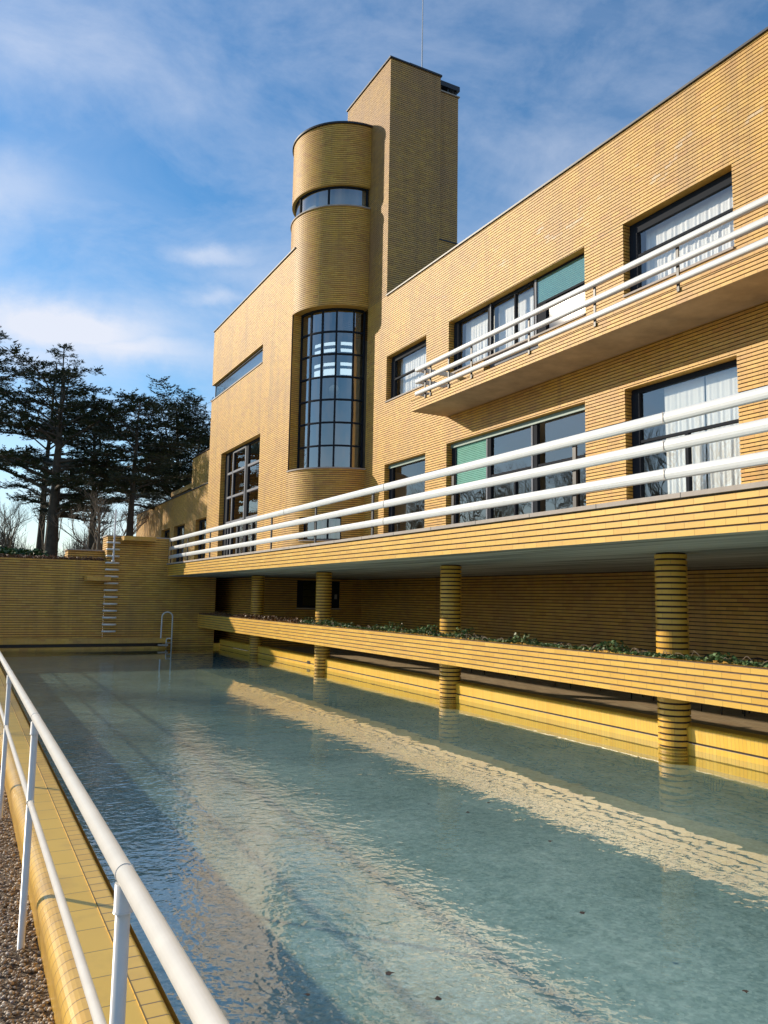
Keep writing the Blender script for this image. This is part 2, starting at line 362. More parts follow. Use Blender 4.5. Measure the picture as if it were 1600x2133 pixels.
# angles run from A_R (touching the facade) to A_L (tangent to the left block), seen from the pool
def ang(x, y): 
    a = math.atan2(y-YC, x-F); return a if a < 0 else a-2*math.pi
SILLZ = 4.83; SOFZ = 11.2
mb = MB(); U0 = 26.2
q = arc(A_L, A_R, 36)[::-1]
SW = (ang(12.25, 26.38), ang(11.04, 27.56))      # small window of the bay, angles
def bay(mb, a0, a1, z0, z1, n=20, u=0): mb.sweep(arc(a0, a1, n), z0, z1, side=-1 if a1 > a0 else -1, u0=u, ph=PH, smooth=False)
def bayq(mb, a0, a1, z0, z1, n):
    # path from right (a0) to left (a1), outward is away from the centre
    mb.sweep(arc(a0, a1, n), z0, z1, side=-1, u0=abs(a0-A_R)*RC, ph=PH)
for (z0, z1) in ((FLR-.36, 2.13), (3.02, SILLZ)): bayq(mb, A_R, A_L, z0, z1, 36)
bayq(mb, A_R, SW[0], 2.13, 3.02, 8); bayq(mb, SW[1], A_L, 2.13, 3.02, 14)
bayq(mb, A_R, A_L, SOFZ, 13.92, 36)
# drum above the left block's roof: half round, back to the tower
mb.sweep(arc(A_R, -1.5*math.pi, 56), 13.92, 15.2, side=-1, ph=PH)
mb.sweep(arc(A_R, -1.5*math.pi, 56), 16.08, 18.62, side=-1, ph=PH)
# jambs
def pol(a, r): return (F+r*math.cos(a), YC+r*math.sin(a))
for a, sd in ((SW[0], 1), (SW[1], 1)): mb.sweep([pol(a, RC), pol(a, RC-.3)], 2.13, 3.02, side=sd, ph=PH)
mb.sweep([(LB, 28.30), (11.27, 28.36)], SILLZ, SOFZ, side=1, ph=PH)     # left jamb of the stair window
# undersides
def ring(mb, z, r0, r1, a0, a1, n, mi):
    p = arc(a0, a1, n, r0); w = arc(a0, a1, n, r1)
    for i in range(n): mb.poly([(*p[i], z), (*p[i+1], z), (*w[i+1], z), (*w[i], z)], None, mi)
ring(mb, SOFZ, RC, 1.5, A_R, A_L, 30, 2); ring(mb, 16.08, RC, 1.9, A_R, -1.5*math.pi, 50, 2); ring(mb, 3.02, RC, 1.9, SW[0], SW[1], 8, 2)
mb.build('stair_bay_wall', [BR, MOR, ORA], villa)
mb = MB()
def ringbox(mb, z0, z1, r0, r1, a0, a1, n):
    ring(mb, z1, r0, r1, a0, a1, n, 0); ring(mb, z0, r0, r1, a0, a1, n, 0)
    for r in (r0, r1):
        p = arc(a0, a1, n, r)
        for i in range(n): mb.poly([(*p[i], z0), (*p[i+1], z0), (*p[i+1], z1), (*p[i], z1)])
ringbox(mb, 18.62, 18.69, RC+.06, 0.05, A_R, -1.5*math.pi, 56)
mb.build('drum_cap', DARK, villa)
mb = MB(); ringbox(mb, 15.2, 15.25, RC+.04, 1.8, A_R, -1.5*math.pi, 56); mb.build('drum_sill', SILL, villa)
mb = MB(); ringbox(mb, SILLZ, SILLZ+.05, RC+.05, 1.7, A_R+.0, A_L, 40); mb.build('stair_window_sill', SILL, villa)
mb = MB(); ringbox(mb, 2.10, 2.14, RC+.03, 1.9, SW[0], SW[1], 10); mb.build('small_bay_window_sill', SILL, villa)
# left block
STRIP = (31.92, 39.95, 10.18, 11.0); BIG = (31.88, 37.7, FLR, 7.02)
mb = MB()
ys0 = YC
wall_x(mb, LB, ys0, 39.9, FLR-.36, LROOF, [(31.92, 39.9, 10.18, 11.0, 1), BIG], depth=.3)
mb.sweep([(LB, 39.9), (21, 39.9)], FLR, 10.18, side=-1, ph=PH); mb.sweep([(LB, 39.9), (21, 39.9)], 11.0, LROOF, side=-1, ph=PH); mb.sweep([(14, 39.9), (21, 39.9)], 10.18, 11.0, side=-1, ph=PH)
mb.build('garden_block_wall', [BR, MOR, ORA], villa)
mb = MB(); mb.box(LB-.05, LB+.3, 28.3, 39.95, LROOF, LROOF+.05); mb.build('roof_coping', DARK, villa)
mb = MB(); mb.box(LB+.3, 21, 28.6, 39.85, LROOF-.3, LROOF-.1); mb.box(F+.3, 21, 26.31, 28.59, LROOF-.3, LROOF-.1); mb.box(F+.3, 21, 24.67, 26.3, ROOFZ-.3, ROOFZ-.1); mb.build('flat_roof', ROOF, villa)
# interior of the stair and garden block
mb = MB(); mb.box(14.9, 15.0, 26.0, 33.4, 1, 13.6); mb.box(11.4, 15.0, 31.0, 31.1, 1, 13.6); mb.box(F+.31, 16, 25.9, 26.0, 1, 11); mb.build('interior_stair_wall', INT, villa)
mb = MB(); mb.box(11.3, 20.9, 33.2, 39.8, 7.6, 7.8); mb.box(16.5, 16.6, 31.2, 39.8, 1, 7.6); mb.build('interior_hall', mat('dark_green_interior', (.06, .10, .075), .6), villa)
# ---- tower
mb = MB()
TT = 20.63
mb.sweep([(F, 24.67), (F, 28.5)], ROOFZ, TT, side=-1, u0=24.67, ph=PH)
mb.sweep([(F, 24.67), (15.36, 24.67)], ROOFZ-.4, TT, side=1, ph=PH)
mb.sweep([(15.36, 24.67), (16.22, 24.67)], ROOFZ-.4, 13.86, side=1, u0=2.26, ph=PH)
mb.sweep([(15.36, 24.67), (15.36, 25.02)], 13.86, TT, side=1, ph=PH)
mb.sweep([(15.36, 25.02), (16.42, 25.02)], 13.86, 20.30, side=1, u0=2.26, ph=PH)
mb.sweep([(16.42, 25.02), (16.42, 28.5)], 13.86, 20.30, side=1, ph=PH)
mb.sweep([(16.22, 24.67), (16.22, 28.5)], ROOFZ-.4, 13.86, side=1, ph=PH)
mb.sweep([(F, 28.5), (16.20, 28.5)], ROOFZ-.4, TT, side=-1, ph=PH)
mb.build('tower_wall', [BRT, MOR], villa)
mb = MB(); mb.box(F-.05, 15.4, 24.62, 28.55, TT, TT+.06); mb.build('tower_coping', DARK, villa)
mb = MB(); mb.box(13.95, 15.42, 24.70, 28.2, TT+.065, TT+.14); mb.box(15.42, 16.47, 24.98, 28.2, TT-.06, TT+.14); mb.box(15.5, 15.57, 25.06, 25.12, 20.34, TT-.06); mb.box(15.92, 15.99, 25.06, 25.12, 20.34, TT-.06); mb.box(16.3, 16.37, 25.06, 25.12, 20.34, TT-.06); mb.box(15.4, 16.3, 25.5, 28.0, 20.34, TT-.06)
mb.build('chimney_cap', DARK, villa)
mb = MB(); mb.box(15.36, 16.47, 24.96, 28.5, 20.30, 20.34); mb.build('chimney_ledge', SILL, villa)
mb = MB(); mb.box(15.36, 16.44, 24.64, 25.02, 13.86, 13.90); mb.build('chimney_ledge', DARK, villa)
mb = MB(); mb.tube([(15.27, 26, TT), (15.27, 26, 27.5)], [.03, .015], 6); mb.build('antenna_mast', mat('mast_grey', (.5, .5, .5), .5), villa)
# ---- windows
def pane_x(mb, x, a, b, c, d): mb.poly([(x, b, c), (x, a, c), (x, a, d), (x, b, d)], [(b, c), (a, c), (a, d), (b, d)])
def curtain_mesh(x, ya, yb, za, zb, seed, dens=15):
    r = random.Random(seed); mb = MB(); n = int((yb-ya)*70)
    ph = [r.uniform(0, 6.28) for _ in range(6)]; nz = 5
    def off(y, t):
        return (.020*math.sin(y*dens*2.6+ph[0]+.8*math.sin(y*2.3))+.014*math.sin(y*dens*4.1+ph[1]+.9*math.sin(y*3))+.018*math.sin(y*dens*1.1+ph[2]))*(.08+.7*t)
    for i in range(n):
        for k in range(nz):
            P = []
            for (ii, kk) in ((i, k), (i+1, k), (i+1, k+1), (i, k+1)):
                y = ya+(yb-ya)*ii/n; t = 1-kk/nz; P.append((x+off(y, t), y+.01*math.sin(y*9+kk), za+(zb-za)*kk/nz))
            mb.poly(P, None, 0, True)
    return mb
def shutter_mesh(x, ya, yb, za, zb):
    mb = MB(); z = za; h = .055
    while z < zb-.01:
        zt = min(z+h, zb)
        mb.poly([(x, ya, z), (x, yb, z), (x-.014, yb, z+(zt-z)*.45), (x-.014, ya, z+(zt-z)*.45)])
        mb.poly([(x-.014, ya, z+(zt-z)*.45), (x-.014, yb, z+(zt-z)*.45), (x+.002, yb, zt), (x+.002, ya, zt)])
        z += h
    return mb
def window(x, a, b, c, d, bars=(), trans=(), panes=None, curtains=(), shutters=(), sill=True, rec=.22, name='window', hdr=.12, jl=.24, jr=.07, gm=GLASS, light=(), header_mat=None, label=None, seed=1):
    """a<b along y, frame set back by rec; bars (y, width, z0, z1); trans (z, ya, yb)"""
    X = x+rec; mb = MB()
    mb.box(X, X+.1, a+.004, b-.004, d-hdr, d-.004); mb.box(X, X+.1, a+.004, b-.004, c+.004, c+.07)
    mb.box(X-.02, X+.1, b-jl, b-.004, c+.07, d-hdr); mb.box(X, X+.1, a+.004, a+jr, c+.07, d-hdr)
    for (yy, w, z0, z1) in bars: mb.box(X-.015, X+.09, yy-w/2, yy+w/2, z0, z1)
    for (z, ya, yb) in trans: mb.box(X-.005, X+.08, ya, yb, z-.03, z+.03)
    w = mb.build(name, FRAME, villa)
    if label: w['label'] = label
    for (yy, w2, z0, z1) in light:
        m2 = MB(); m2.box(X-.03, X-.016, yy-w2/2, yy+w2/2, z0, z1); m2.build('grey_frame_strip', FRG, w)
    for (ya, yb, za, zb) in (panes or [(a+jr, b-jl, c+.07, d-hdr)]):
        m2 = MB(); pane_x(m2, X+.045, ya, yb, za, zb); m2.build('pane', gm, w)
    for k, (ya, yb, za, zb) in enumerate(curtains): curtain_mesh(X+.26, ya, yb, za, zb, seed*10+k).build('curtain', CURT, w)
    for (ya, yb, za, zb) in shutters: shutter_mesh(X+.02, ya, yb, za, zb).build('roller_shutter', SHUT, w)
    if header_mat:
        m2 = MB(); m2.box(X-.06, X-.004, a+.01, b-.01, d-.14, d-.01); m2.build('shutter_housing', header_mat, w)
    if sill:
        m2 = MB(); m2.box(x-.04, x+.25, a-.0, b+.0, c-.05, c-.002); m2.build('sill', SILL, w)
    return w
GH = mat('green_grey_housing', (.16, .25, .22), .5)
window(F, 9.93, 12.9, 7.10, 8.85, trans=[(8.02, 10.0, 12.66)], curtains=[(9.95, 12.66, 7.15, 8.8)], hdr=.26, label='upper window nearest the right edge, white curtain across its whole width', seed=1)
window(F, 14.2, 20.42, 7.10, 8.82, bars=[(18.5, .16, 7.1, 8.8), (16.38, .12, 7.1, 8.8), (17.28, .05, 7.1, 8.7), (16.1, .35, 7.1, 8.0)], trans=[(8.05, 14.25, 16.3)],
       panes=[(18.58, 20.2, 7.17, 8.7), (16.44, 18.42, 7.17, 8.7)],
       curtains=[(18.6, 20.15, 7.1, 8.75), (16.5, 18.4, 6.2, 8.75)], light=[(18.44, .05, 7.1, 8.78), (16.34, .07, 7.1, 8.78)], shutters=[(14.3, 16.3, 8.07, 8.78)], hdr=.07, label='upper triple window with half lowered green shutter and sun glare', seed=2)
mb = MB(); pane_x(mb, F+.265, 14.27, 15.92, 7.17, 8.03); mb.build('sunlit_pane', GLASSS, villa)
mb = MB(); pane_x(mb, F+.215, 14.27, 16.3, 8.08, 8.74); mb.build('upper_pane', GLASSL, villa)
mb = MB(); mb.box(F+.22, F+.3, 16.01, 18.49, 6.1, 7.09); mb.build('balcony_door_base', FRG, villa)
window(F, 21.8, 24.6, 7.13, 8.81, trans=[(7.93, 21.9, 24.36)], curtains=[(21.85, 24.36, 7.15, 8.78)], hdr=.2, label='single upper window beside the stair bay, white curtain', seed=3)
window(F, 9.96, 12.93, FLR, 4.88, trans=[(3.63, 10.0, 12.7)], bars=[(11.4, .08, FLR, 3.6)], curtains=[(9.98, 11.1, 1.1, 4.8), (11.14, 12.2, 1.1, 4.8)], sill=False, gm=GLASSL, label='terrace window nearest the right edge, half covered by white curtains', seed=4)
window(F, 14.24, 20.5, FLR, 4.88, bars=[(18.52, .2, FLR, 4.85), (16.42, .2, FLR, 4.85), (17.3, .06, FLR, 3.6), (14.83, .08, FLR, 3.6)], trans=[(3.6, 14.3, 16.3), (3.6, 16.5, 18.4)],
       panes=[(18.62, 20.3, 1.12, 4.76), (16.52, 18.42, 1.12, 4.76), (14.3, 16.05, 1.12, 4.76)],
       light=[(18.6, .06, FLR, 4.74), (16.52, .06, FLR, 4.74)], shutters=[(18.65, 20.4, 3.35, 4.76)], header_mat=GH, sill=False, gm=GLASSL, label='wide terrace window with green roller shutter at its left', seed=5)
window(F, 21.79, 24.63, FLR, 4.80, header_mat=GH, sill=False, label='terrace door window with dark warm interior beside the stair bay', seed=6)
mb = MB(); mb.box(15.2, 15.3, 21.3, 26, 1.05, 5.2); mb.build('interior_warm_wall', INTW, villa)
mb = MB(); mb.box(14.3, 14.5, 13.8, 14.6, 1.05, 5.2); mb.build('interior_warm_wall', INTW, villa)
# big hall window
w = window(LB, 31.88, 37.7, FLR, 7.02, bars=[(36.32, .1, FLR, 6.95), (34.3, .34, FLR, 6.95), (37.3, .3, FLR, 6.95), (35.3, .05, FLR, 3.4), (33.2, .05, FLR, 3.4), (36.8, .05, FLR, 3.4)],
       light=[(36.4, .1, FLR, 6.9), (34.5, .12, 3.5, 6.9), (35.45, .05, FLR, 3.4), (36.85, .05, FLR, 3.4), (34.9, .05, FLR, 3.4), (33.3, .05, FLR, 3.4)], sill=False, hdr=.1, rec=.25, jl=.3, label='tall hall window left of the stair bay with grey bars')
for z in (5.93, 4.75, 3.52):
    for (ya, yb) in ((36.45, 37.2), (34.56, 36.3), (31.95, 34.1)): m2 = MB(); m2.box(LB+.21, LB+.30, ya, yb, z-.05-(.04 if z < 4 else 0), z+.05); m2.build('grey_crossbar', FRG, w)
m2 = MB(); m2.box(LB+.21, LB+.3, 34.5, 36.3, 6.85, 6.93); m2.build('grey_crossbar', FRG, w)
# strip window round the corner
m2 = MB(); m2.box(LB+.12, LB+.2, 31.95, 32.02, 10.2, 10.98); m2.box(LB+.12, LB+.2, 31.95, 39.75, 10.92, 10.98); m2.box(LB+.13, LB+.17, 39.71, 39.75, 10.2, 10.98)
w = m2.build('window', DARK, villa); w['label'] = 'long narrow strip window wrapping the villa corner under the roof'
m2 = MB(); pane_x(m2, LB+.16, 32.0, 39.7, 10.2, 10.95); m2.poly([(LB+.16, 39.75, 10.2), (14.0, 39.75, 10.2), (14.0, 39.75, 10.95), (LB+.16, 39.75, 10.95)]); m2.build('pane', GLASSM, w)
m2 = MB(); m2.box(LB-.04, LB+.3, 31.92, 39.98, 10.13, 10.185); m2.build('sill', SILL, w)
m2 = MB(); m2.box(LB+.5, LB+.55, 32, 39.5, 10.2, 11.0); m2.build('roller_blind', mat('pale_blind', (.6, .6, .56), .8), w)
# stair window: curved grid of panes
RG = 1.88; CG = (F, YC)
a_r = ang(F, 26.57)+.02; a_l = math.atan2(28.34-YC, 11.25-F)
if a_l > 0: a_l -= 2*math.pi
vangs = [a_r]+[ang(*p) for p in ((12.70, 26.62), (12.08, 26.86), (11.65, 27.24), (11.37, 27.70))]+[a_l]
rows = [SILLZ+.05+i*(SOFZ-SILLZ-.08)/7 for i in range(8)]
m2 = MB()
for a in vangs:
    p0 = pol(a, RG+.03); p1 = pol(a, RG-.05); t = Vector((-math.sin(a), math.cos(a)))*.035
    m2.box(0, 0, 0, 0, 0, 0) if False else None
    q = [(p0[0]-t.x, p0[1]-t.y), (p0[0]+t.x, p0[1]+t.y), (p1[0]+t.x, p1[1]+t.y), (p1[0]-t.x, p1[1]-t.y)]
    for i in range(4): j = (i+1) % 4; m2.poly([(*q[i], rows[0]), (*q[j], rows[0]), (*q[j], rows[-1]), (*q[i], rows[-1])])
for k, z in enumerate(rows):
    hh = .05 if k in (0, 7) else .03
    ringbox(m2, z-hh, z+hh, RG+.025, RG-.045, a_r, a_l, 24)
w = m2.build('stair_window', FRAME, villa); w['label'] = 'tall curved stair window, five by seven panes in a dark grid'
for i in range(5):
    for k in range(7):
        m3 = MB(); p = arc(vangs[i], vangs[i+1], 6, RG-.01)
        # panes are nearly flat: chord with slight bow
        A, B = Vector(p[0]), Vector(p[-1])
        for s_ in range(6):
            def pt(s__): 
                base = A.lerp(B, s__/6); return base.lerp(Vector(p[s__]), .45)
            c, d = pt(s_), pt(s_+1)
            m3.poly([(c.x, c.y, rows[k]), (d.x, d.y, rows[k]), (d.x, d.y, rows[k+1]), (c.x, c.y, rows[k+1])], None, 0, True)
        m3.build('pane', GLASSD, w)
# added glowing strips stand in for a far window seen through; then globe lamp
EM = bpy.data.materials.new('added_strip_glow'); EM.use_nodes = True; pp = EM.node_tree.nodes['Principled BSDF']; pp.inputs['Emission Color'].default_value = (.75, .92, 1, 1); pp.inputs['Emission Strength'].default_value = 1.5
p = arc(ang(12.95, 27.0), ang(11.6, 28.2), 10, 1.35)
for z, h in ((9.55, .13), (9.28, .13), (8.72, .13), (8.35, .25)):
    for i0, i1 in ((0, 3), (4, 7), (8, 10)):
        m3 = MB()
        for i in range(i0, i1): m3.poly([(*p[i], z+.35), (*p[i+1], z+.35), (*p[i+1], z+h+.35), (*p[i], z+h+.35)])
        m3.build('added_glow_strip', EM, w)
bm = bmesh.new(); bmesh.ops.create_uvsphere(bm, u_segments=20, v_segments=14, radius=.22); me = bpy.data.meshes.new('globe_lamp'); bm.to_mesh(me); bm.free()
for p_ in me.polygons: p_.use_smooth = True
me.materials.append(mat('opal_glass', (.75, .72, .6), .4)); gl_ = bpy.data.objects.new('globe_lamp', me); sc.collection.objects.link(gl_); gl_.parent = w; gl_.location = (12.55, 28.0, 8.25)
# drum strip window
m2 = MB()
for a in [A_R-.03, ang(11.641, 26.939), ang(11.0, 28.3)]:
    p0 = pol(a, 2.13); p1 = pol(a, 2.03); t = Vector((-math.sin(a), math.cos(a)))*.03
    q = [(p0[0]-t.x, p0[1]-t.y), (p0[0]+t.x, p0[1]+t.y), (p1[0]+t.x, p1[1]+t.y), (p1[0]-t.x, p1[1]-t.y)]
    for i in range(4): j = (i+1) % 4; m2.poly([(*q[i], 15.25), (*q[j], 15.25), (*q[j], 16.08), (*q[i], 16.08)])
ringbox(m2, 16.02, 16.08, 2.12, 2.04, A_R, -1.5*math.pi, 40)
w = m2.build('window', FRAME, villa); w['label'] = 'curved strip window round the top drum of the stair bay'
m3 = MB(); p = arc(A_R, -1.5*math.pi, 48, 2.08)
for i in range(48): m3.poly([(*p[i], 15.25), (*p[i+1], 15.25), (*p[i+1], 16.06), (*p[i], 16.06)], None, 0, True)
m3.build('pane', GLASSM, w)
m3 = MB(); p = arc(A_R, -1.5*math.pi, 48, 1.72)
for i in range(48):
    m3.poly([(*p[i], 15.25), (*p[i+1], 15.25), (*p[i+1], 16.3), (*p[i], 16.3)], None, 0, True)
m3.build('blind', mat('pale_drum_blind', (.62, .6, .54), .8), w)
# small window in the bay foot
m2 = MB(); ringbox(m2, 2.14, 2.2, 2.0, 1.93, SW[0], SW[1], 8); ringbox(m2, 2.96, 3.02, 2.0, 1.93, SW[0], SW[1], 8)
for fr_ in (0, .33, .66, 1):
    a = SW[0]+(SW[1]-SW[0])*fr_; p0 = pol(a, 2.0); p1 = pol(a, 1.93); t = Vector((-math.sin(a), math.cos(a)))*.03
    q = [(p0[0]-t.x, p0[1]-t.y), (p0[0]+t.x, p0[1]+t.y), (p1[0]+t.x, p1[1]+t.y), (p1[0]-t.x, p1[1]-t.y)]
    for i in range(4): j = (i+1) % 4; m2.poly([(*q[i], 2.14), (*q[j], 2.14), (*q[j], 3.02), (*q[i], 3.02)])
w = m2.build('window', FRAME, villa); w['label'] = 'small curved window at the foot of the stair bay'
m3 = MB(); p = arc(SW[0], SW[1], 10, 1.96)
for i in range(10): m3.poly([(*p[i], 2.2), (*p[i+1], 2.2), (*p[i+1], 2.96), (*p[i], 2.96)], None, 0, True)
m3.build('pane', GLASSD, w)
m3 = MB(); p = arc(SW[0]-.1, SW[1]+.1, 14, 1.62)
for i in range(14):
    if i % 3: m3.poly([(*p[i], 2.1), (*p[i+1], 2.1), (*p[i+1], 2.9), (*p[i], 2.9)], None, 0, True)
m3.build('curtain', CURT, w)
# ---- lower storey under the terrace
DK = -1.75
mb = MB()
mb.sweep([(F, YN), (F, 26.4)], DK, SOF, side=-1, u0=YN, ph=-1.79)
# wall facing the camera with a window hole
for (xa, xb, za, zb) in ((9.02, 10.53, DK, SOF), (12.23, F+.1, DK, SOF), (10.53, 12.23, DK, -.38), (10.53, 12.23, .59, SOF)):
    mb.sweep([(xa, 26.3), (xb, 26.3)], za, zb, side=1, u0=xa, ph=-1.79)
mb.sweep([(9.02, 26.3), (9.02, 33)], DK, SOF, side=1, ph=-1.79)
mb.build('basement_wall', [BR, MOR], villa)
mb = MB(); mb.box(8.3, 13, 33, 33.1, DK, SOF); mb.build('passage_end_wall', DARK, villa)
mb = MB(); mb.box(13.3, 13.4, YN, 27.3, -2.2, .68); mb.box(9.1, 13.29, 27.2, 27.3, -2.2, .68); mb.build('basement_inner_wall', INT, villa)
mb = MB(); mb.box(10.45, 10.53, 26.325, 26.5, -.46, .67); mb.build('window_reveal', BR, villa)
mb = MB(); mb.box(12.23, 12.31, 26.325, 26.5, -.46, .67); mb.build('window_reveal', BR, villa)
mb = MB(); mb.box(10.53, 12.23, 26.36, 26.44, -.38, -.30); mb.box(10.53, 12.23, 26.36, 26.44, .53, .59); mb.box(10.53, 10.78, 26.36, 26.44, -.30, .53); mb.box(11.85, 12.23, 26.36, 26.44, -.30, .53)
for z in (.28, .02): mb.box(10.78, 11.85, 26.38, 26.43, z-.012, z+.012)
w = mb.build('window', FRAME, villa); w['label'] = 'dark window in the shaded wall under the terrace'
mb = MB(); mb.poly([(10.78, 26.42, -.3), (11.85, 26.42, -.3), (11.85, 26.42, .53), (10.78, 26.42, .53)]); mb.build('pane', glass_mat('shaded_glass', .06, .0, tint=(.2, .3, .22)), w)
mb = MB(); mb.box(10.5, 12.3, 26.9, 27.0, -.5, .65); mb.build('interior_back', INT, w)
mb = MB(); mb.box(10.5, 12.26, 26.27, 26.35, -.42, -.385); mb.build('sill', SILL, w)
mb = MB(); mb.box(12.0, 12.08, 26.24, 26.29, -.05, .12); mb.build('wall_notice', SILL, villa)

# ================================================================== TERRACE
ter = thing('terrace', 'brick faced terrace deck on round brick columns above the pool edge', 'terrace')
TX = 6.5
mb = MB(); mb.sweep([(TX, YN), (TX, 29.0)], SOF, 1.09, side=-1, u0=YN, ph=.69, JH=.02); mb.build('fascia', [BRY, MORL], ter)
mb = MB(); mb.box(TX-.04, TX+.36, YN, 29.0, 1.09, 1.14)
o = mb.build('coping', SILL, ter)
y = 29.0-1.23
while y > YN: mb = MB(); mb.box(TX-.042, TX-.038, y-.004, y+.004, 1.088, 1.142); mb.build('coping_joint', DARK, ter); y -= 1.23
mb = MB(); mb.poly([(TX+.003, YN, SOF), (F, YN, SOF), (F, 29.0, SOF), (TX+.003, 29.0, SOF)]); mb.poly([(8.3, 29.0, SOF), (F, 29.0, SOF), (F, 34.0, SOF), (8.3, 34.0, SOF)])
mb.build('soffit', SOFF, ter)
mb = MB(); mb.box(TX+.36, F, YN, 26.2, .75, FLR); mb.box(TX+.36, LB, 26.2, 64, .75, FLR); mb.box(LB, 12.5, 40.2, 64, .75, FLR); mb.build('paved_floor', SILL, ter)
def circ(cx, cy, r, n): return [(cx+r*math.cos(-2*math.pi*i/n), cy+r*math.sin(-2*math.pi*i/n)) for i in range(n)]
for i, y in enumerate((24.80, 19.42, 13.17, 7.64, 1.9, -4.0)):
    mb = MB(); mb.sweep(circ(8.545, y, .213, 36), -2.1, SOF-.01, side=-1, ph=-2.11, rec=.02, closed=True, JH=.026, u0=i*.37, BH=.08)
    c = mb.build('column', [BRY, MOR], ter)
# terrace railing: three broad white boards on thin dark posts
def board(mb, x, y0, y1, z0, z1, t=.05):
    """rounded front edge board, running along y"""
    n = 6; h = (z1-z0)/2; zc = (z0+z1)/2; prof = [(x+t, z0), ]
    for i in range(n+1):
        a = -math.pi/2+math.pi*i/n; prof.append((x+.02-.02*math.cos(a)*1.0, zc+h*math.sin(a)))
    prof.append((x+t, z1))
    for i in range(len(prof)):
        p, q = prof[i], prof[(i+1) % len(prof)]
        mb.poly([(p[0], y0, p[1]), (p[0], y1, p[1]), (q[0], y1, q[1]), (q[0], y0, q[1])])
    for yy in (y0, y1): mb.poly([(p[0], yy, p[1]) for p in prof])
rail = MB(); 
for y in [28.85]: rail.box(TX+.09, TX+.12, y-.03, y+.03, 1.14, 2.0)
for (z0, z1) in ((1.93, 2.055), (1.622, 1.748), (1.314, 1.436)):
    mb = MB(); board(mb, TX+.03, YN, 28.95, z0, z1); mb.build('railing_board', WHITE, ter)
    mb = MB()
    for yj in (27.45 if z0 < 1.9 else 17.3, 12.3, 5.9): mb.box(TX+.026, TX+.03, yj-.004, yj+.004, z0, z1)
    mb.build('board_joint', SILL, ter)
y = 28.9
ypost = [28.9, 26.5, 23.75, 21.0, 18.27, 15.51, 12.83, 10.11, 7.36, 4.62, 1.9, -.8, -3.5]
for y in ypost:
    mb = MB(); mb.box(TX+.081, TX+.111, y-.03, y+.03, 1.14, 2.02); mb.build('railing_post', DARK, ter)

# ================================================================== BALCONY (part of the villa)
BX = 11.79; BY = 20.5
mb = MB(); mb.sweep([(BX, YN), (BX, BY)], 5.74, 6.06, side=-1, u0=YN, ph=5.74); mb.sweep([(BX, BY), (F, BY)], 5.74, 6.06, side=-1, ph=5.74)
mb.build('balcony_fascia', [BR, MOR], villa)
mb = MB(); mb.poly([(BX, YN, 5.74), (F, YN, 5.74), (F, BY, 5.74), (BX, BY, 5.74)]); mb.build('balcony_soffit', PLAST, villa)
mb = MB(); mb.poly([(BX, YN, 6.06), (F, YN, 6.06), (F, BY, 6.06), (BX, BY, 6.06)]); mb.build('balcony_floor', SILL, villa)
for (z0, z1) in ((6.865, 6.985), (6.495, 6.615), (6.125, 6.245)):
    mb = MB(); board(mb, 11.66, YN, 20.05, z0, z1, t=.09); mb.build('balcony_railing_board', WHITE, villa)
    mb = MB(); mb.box(11.75, F-.01, 19.95, 20.03, z0+.01, z0+.14); mb.build('balcony_railing_return', WHITE, villa)
for y in (19.62, 19.32, 18.33, 17.19, 14.72, 12.45, 10.18, 7.9, 5.6, 3.3):
    mb = MB(); mb.box(11.755, 11.785, y-.03, y+.03, 5.98, 6.95); mb.build('balcony_railing_post', DARK, villa)

# ================================================================== SIDE WING far left
wing = thing('service_wing', 'lower flat-roofed brick wing beyond the villa, dappled by tree shade', 'building wing')
WX = 11.6
mb = MB(); wall_x(mb, WX, 39.9, 63.0, .7, 6.2, [(51.5, 53.9, 1.9, 4.34), (47.6, 50.3, FLR, 4.34), (42.7, 45.0, FLR, 4.34)])
mb.sweep([(WX, 63.0), (20, 63.0)], .7, 6.2, side=-1, ph=PH)
mb.build('wall', [BR, MOR, ORA], wing)
mb = MB(); mb.box(WX-.06, WX+.3, 39.95, 63.05, 6.2, 6.26); mb.build('roof_coping', DARK, wing)
mb = MB(); mb.box(WX+.3, 20, 39.95, 63, 5.9, 6.0); mb.build('flat_roof', ROOF, wing)
mb = MB(); wall_x(mb, 12.2, 39.95, 48.7, 6.0, 8.55, [(42.0, 44.9, 6.9, 7.5)]); mb.sweep([(12.2, 48.7), (20, 48.7)], 6, 8.55, side=-1, ph=PH); mb.box(12.15, 20, 39.95, 48.75, 8.55, 8.62, mi=1); mb.build('upper_storey', [BR, MOR, ORA], wing)
mb = MB(); mb.box(12.6, 18, 48.75, 56, 6.95, 7.25); mb.box(12.9, 17.8, 48.8, 55.6, 6.0, 6.95, mi=1); mb.build('roof_canopy', [BR, DARK], wing)
for (a, b, z0) in ((51.5, 53.9, 1.9), (47.6, 50.3, FLR), (42.7, 45.0, FLR)):
    X = WX+.22; mb = MB(); mb.box(X, X+.1, a, b, 4.2, 4.33); mb.box(X, X+.1, b-.3, b, z0, 4.2); mb.box(X, X+.1, a, a+.1, z0, 4.2); mb.box(X, X+.1, (a+b)/2-.05, (a+b)/2+.05, z0, 2.6)
    w = mb.build('window', FRAME, wing); mb = MB(); pane_x(mb, X+.05, a+.1, b-.3, z0, 4.2); mb.build('pane', GLASS, w)
    curtain_mesh(X+.3, a, b-.2, z0, 4.2, int(a)).build('curtain', mat('grey_curtain', (.3, .32, .34), .8), w)
mb = MB(); mb.box(12.4, 12.5, 42.0, 44.9, 6.9, 7.5); w = mb.build('window', FRAME, wing)
mb = MB(); mb.box(WX+1.2, WX+1.3, 40, 62.9, 1, 5.9); mb.build('interior_wall', INT, wing)

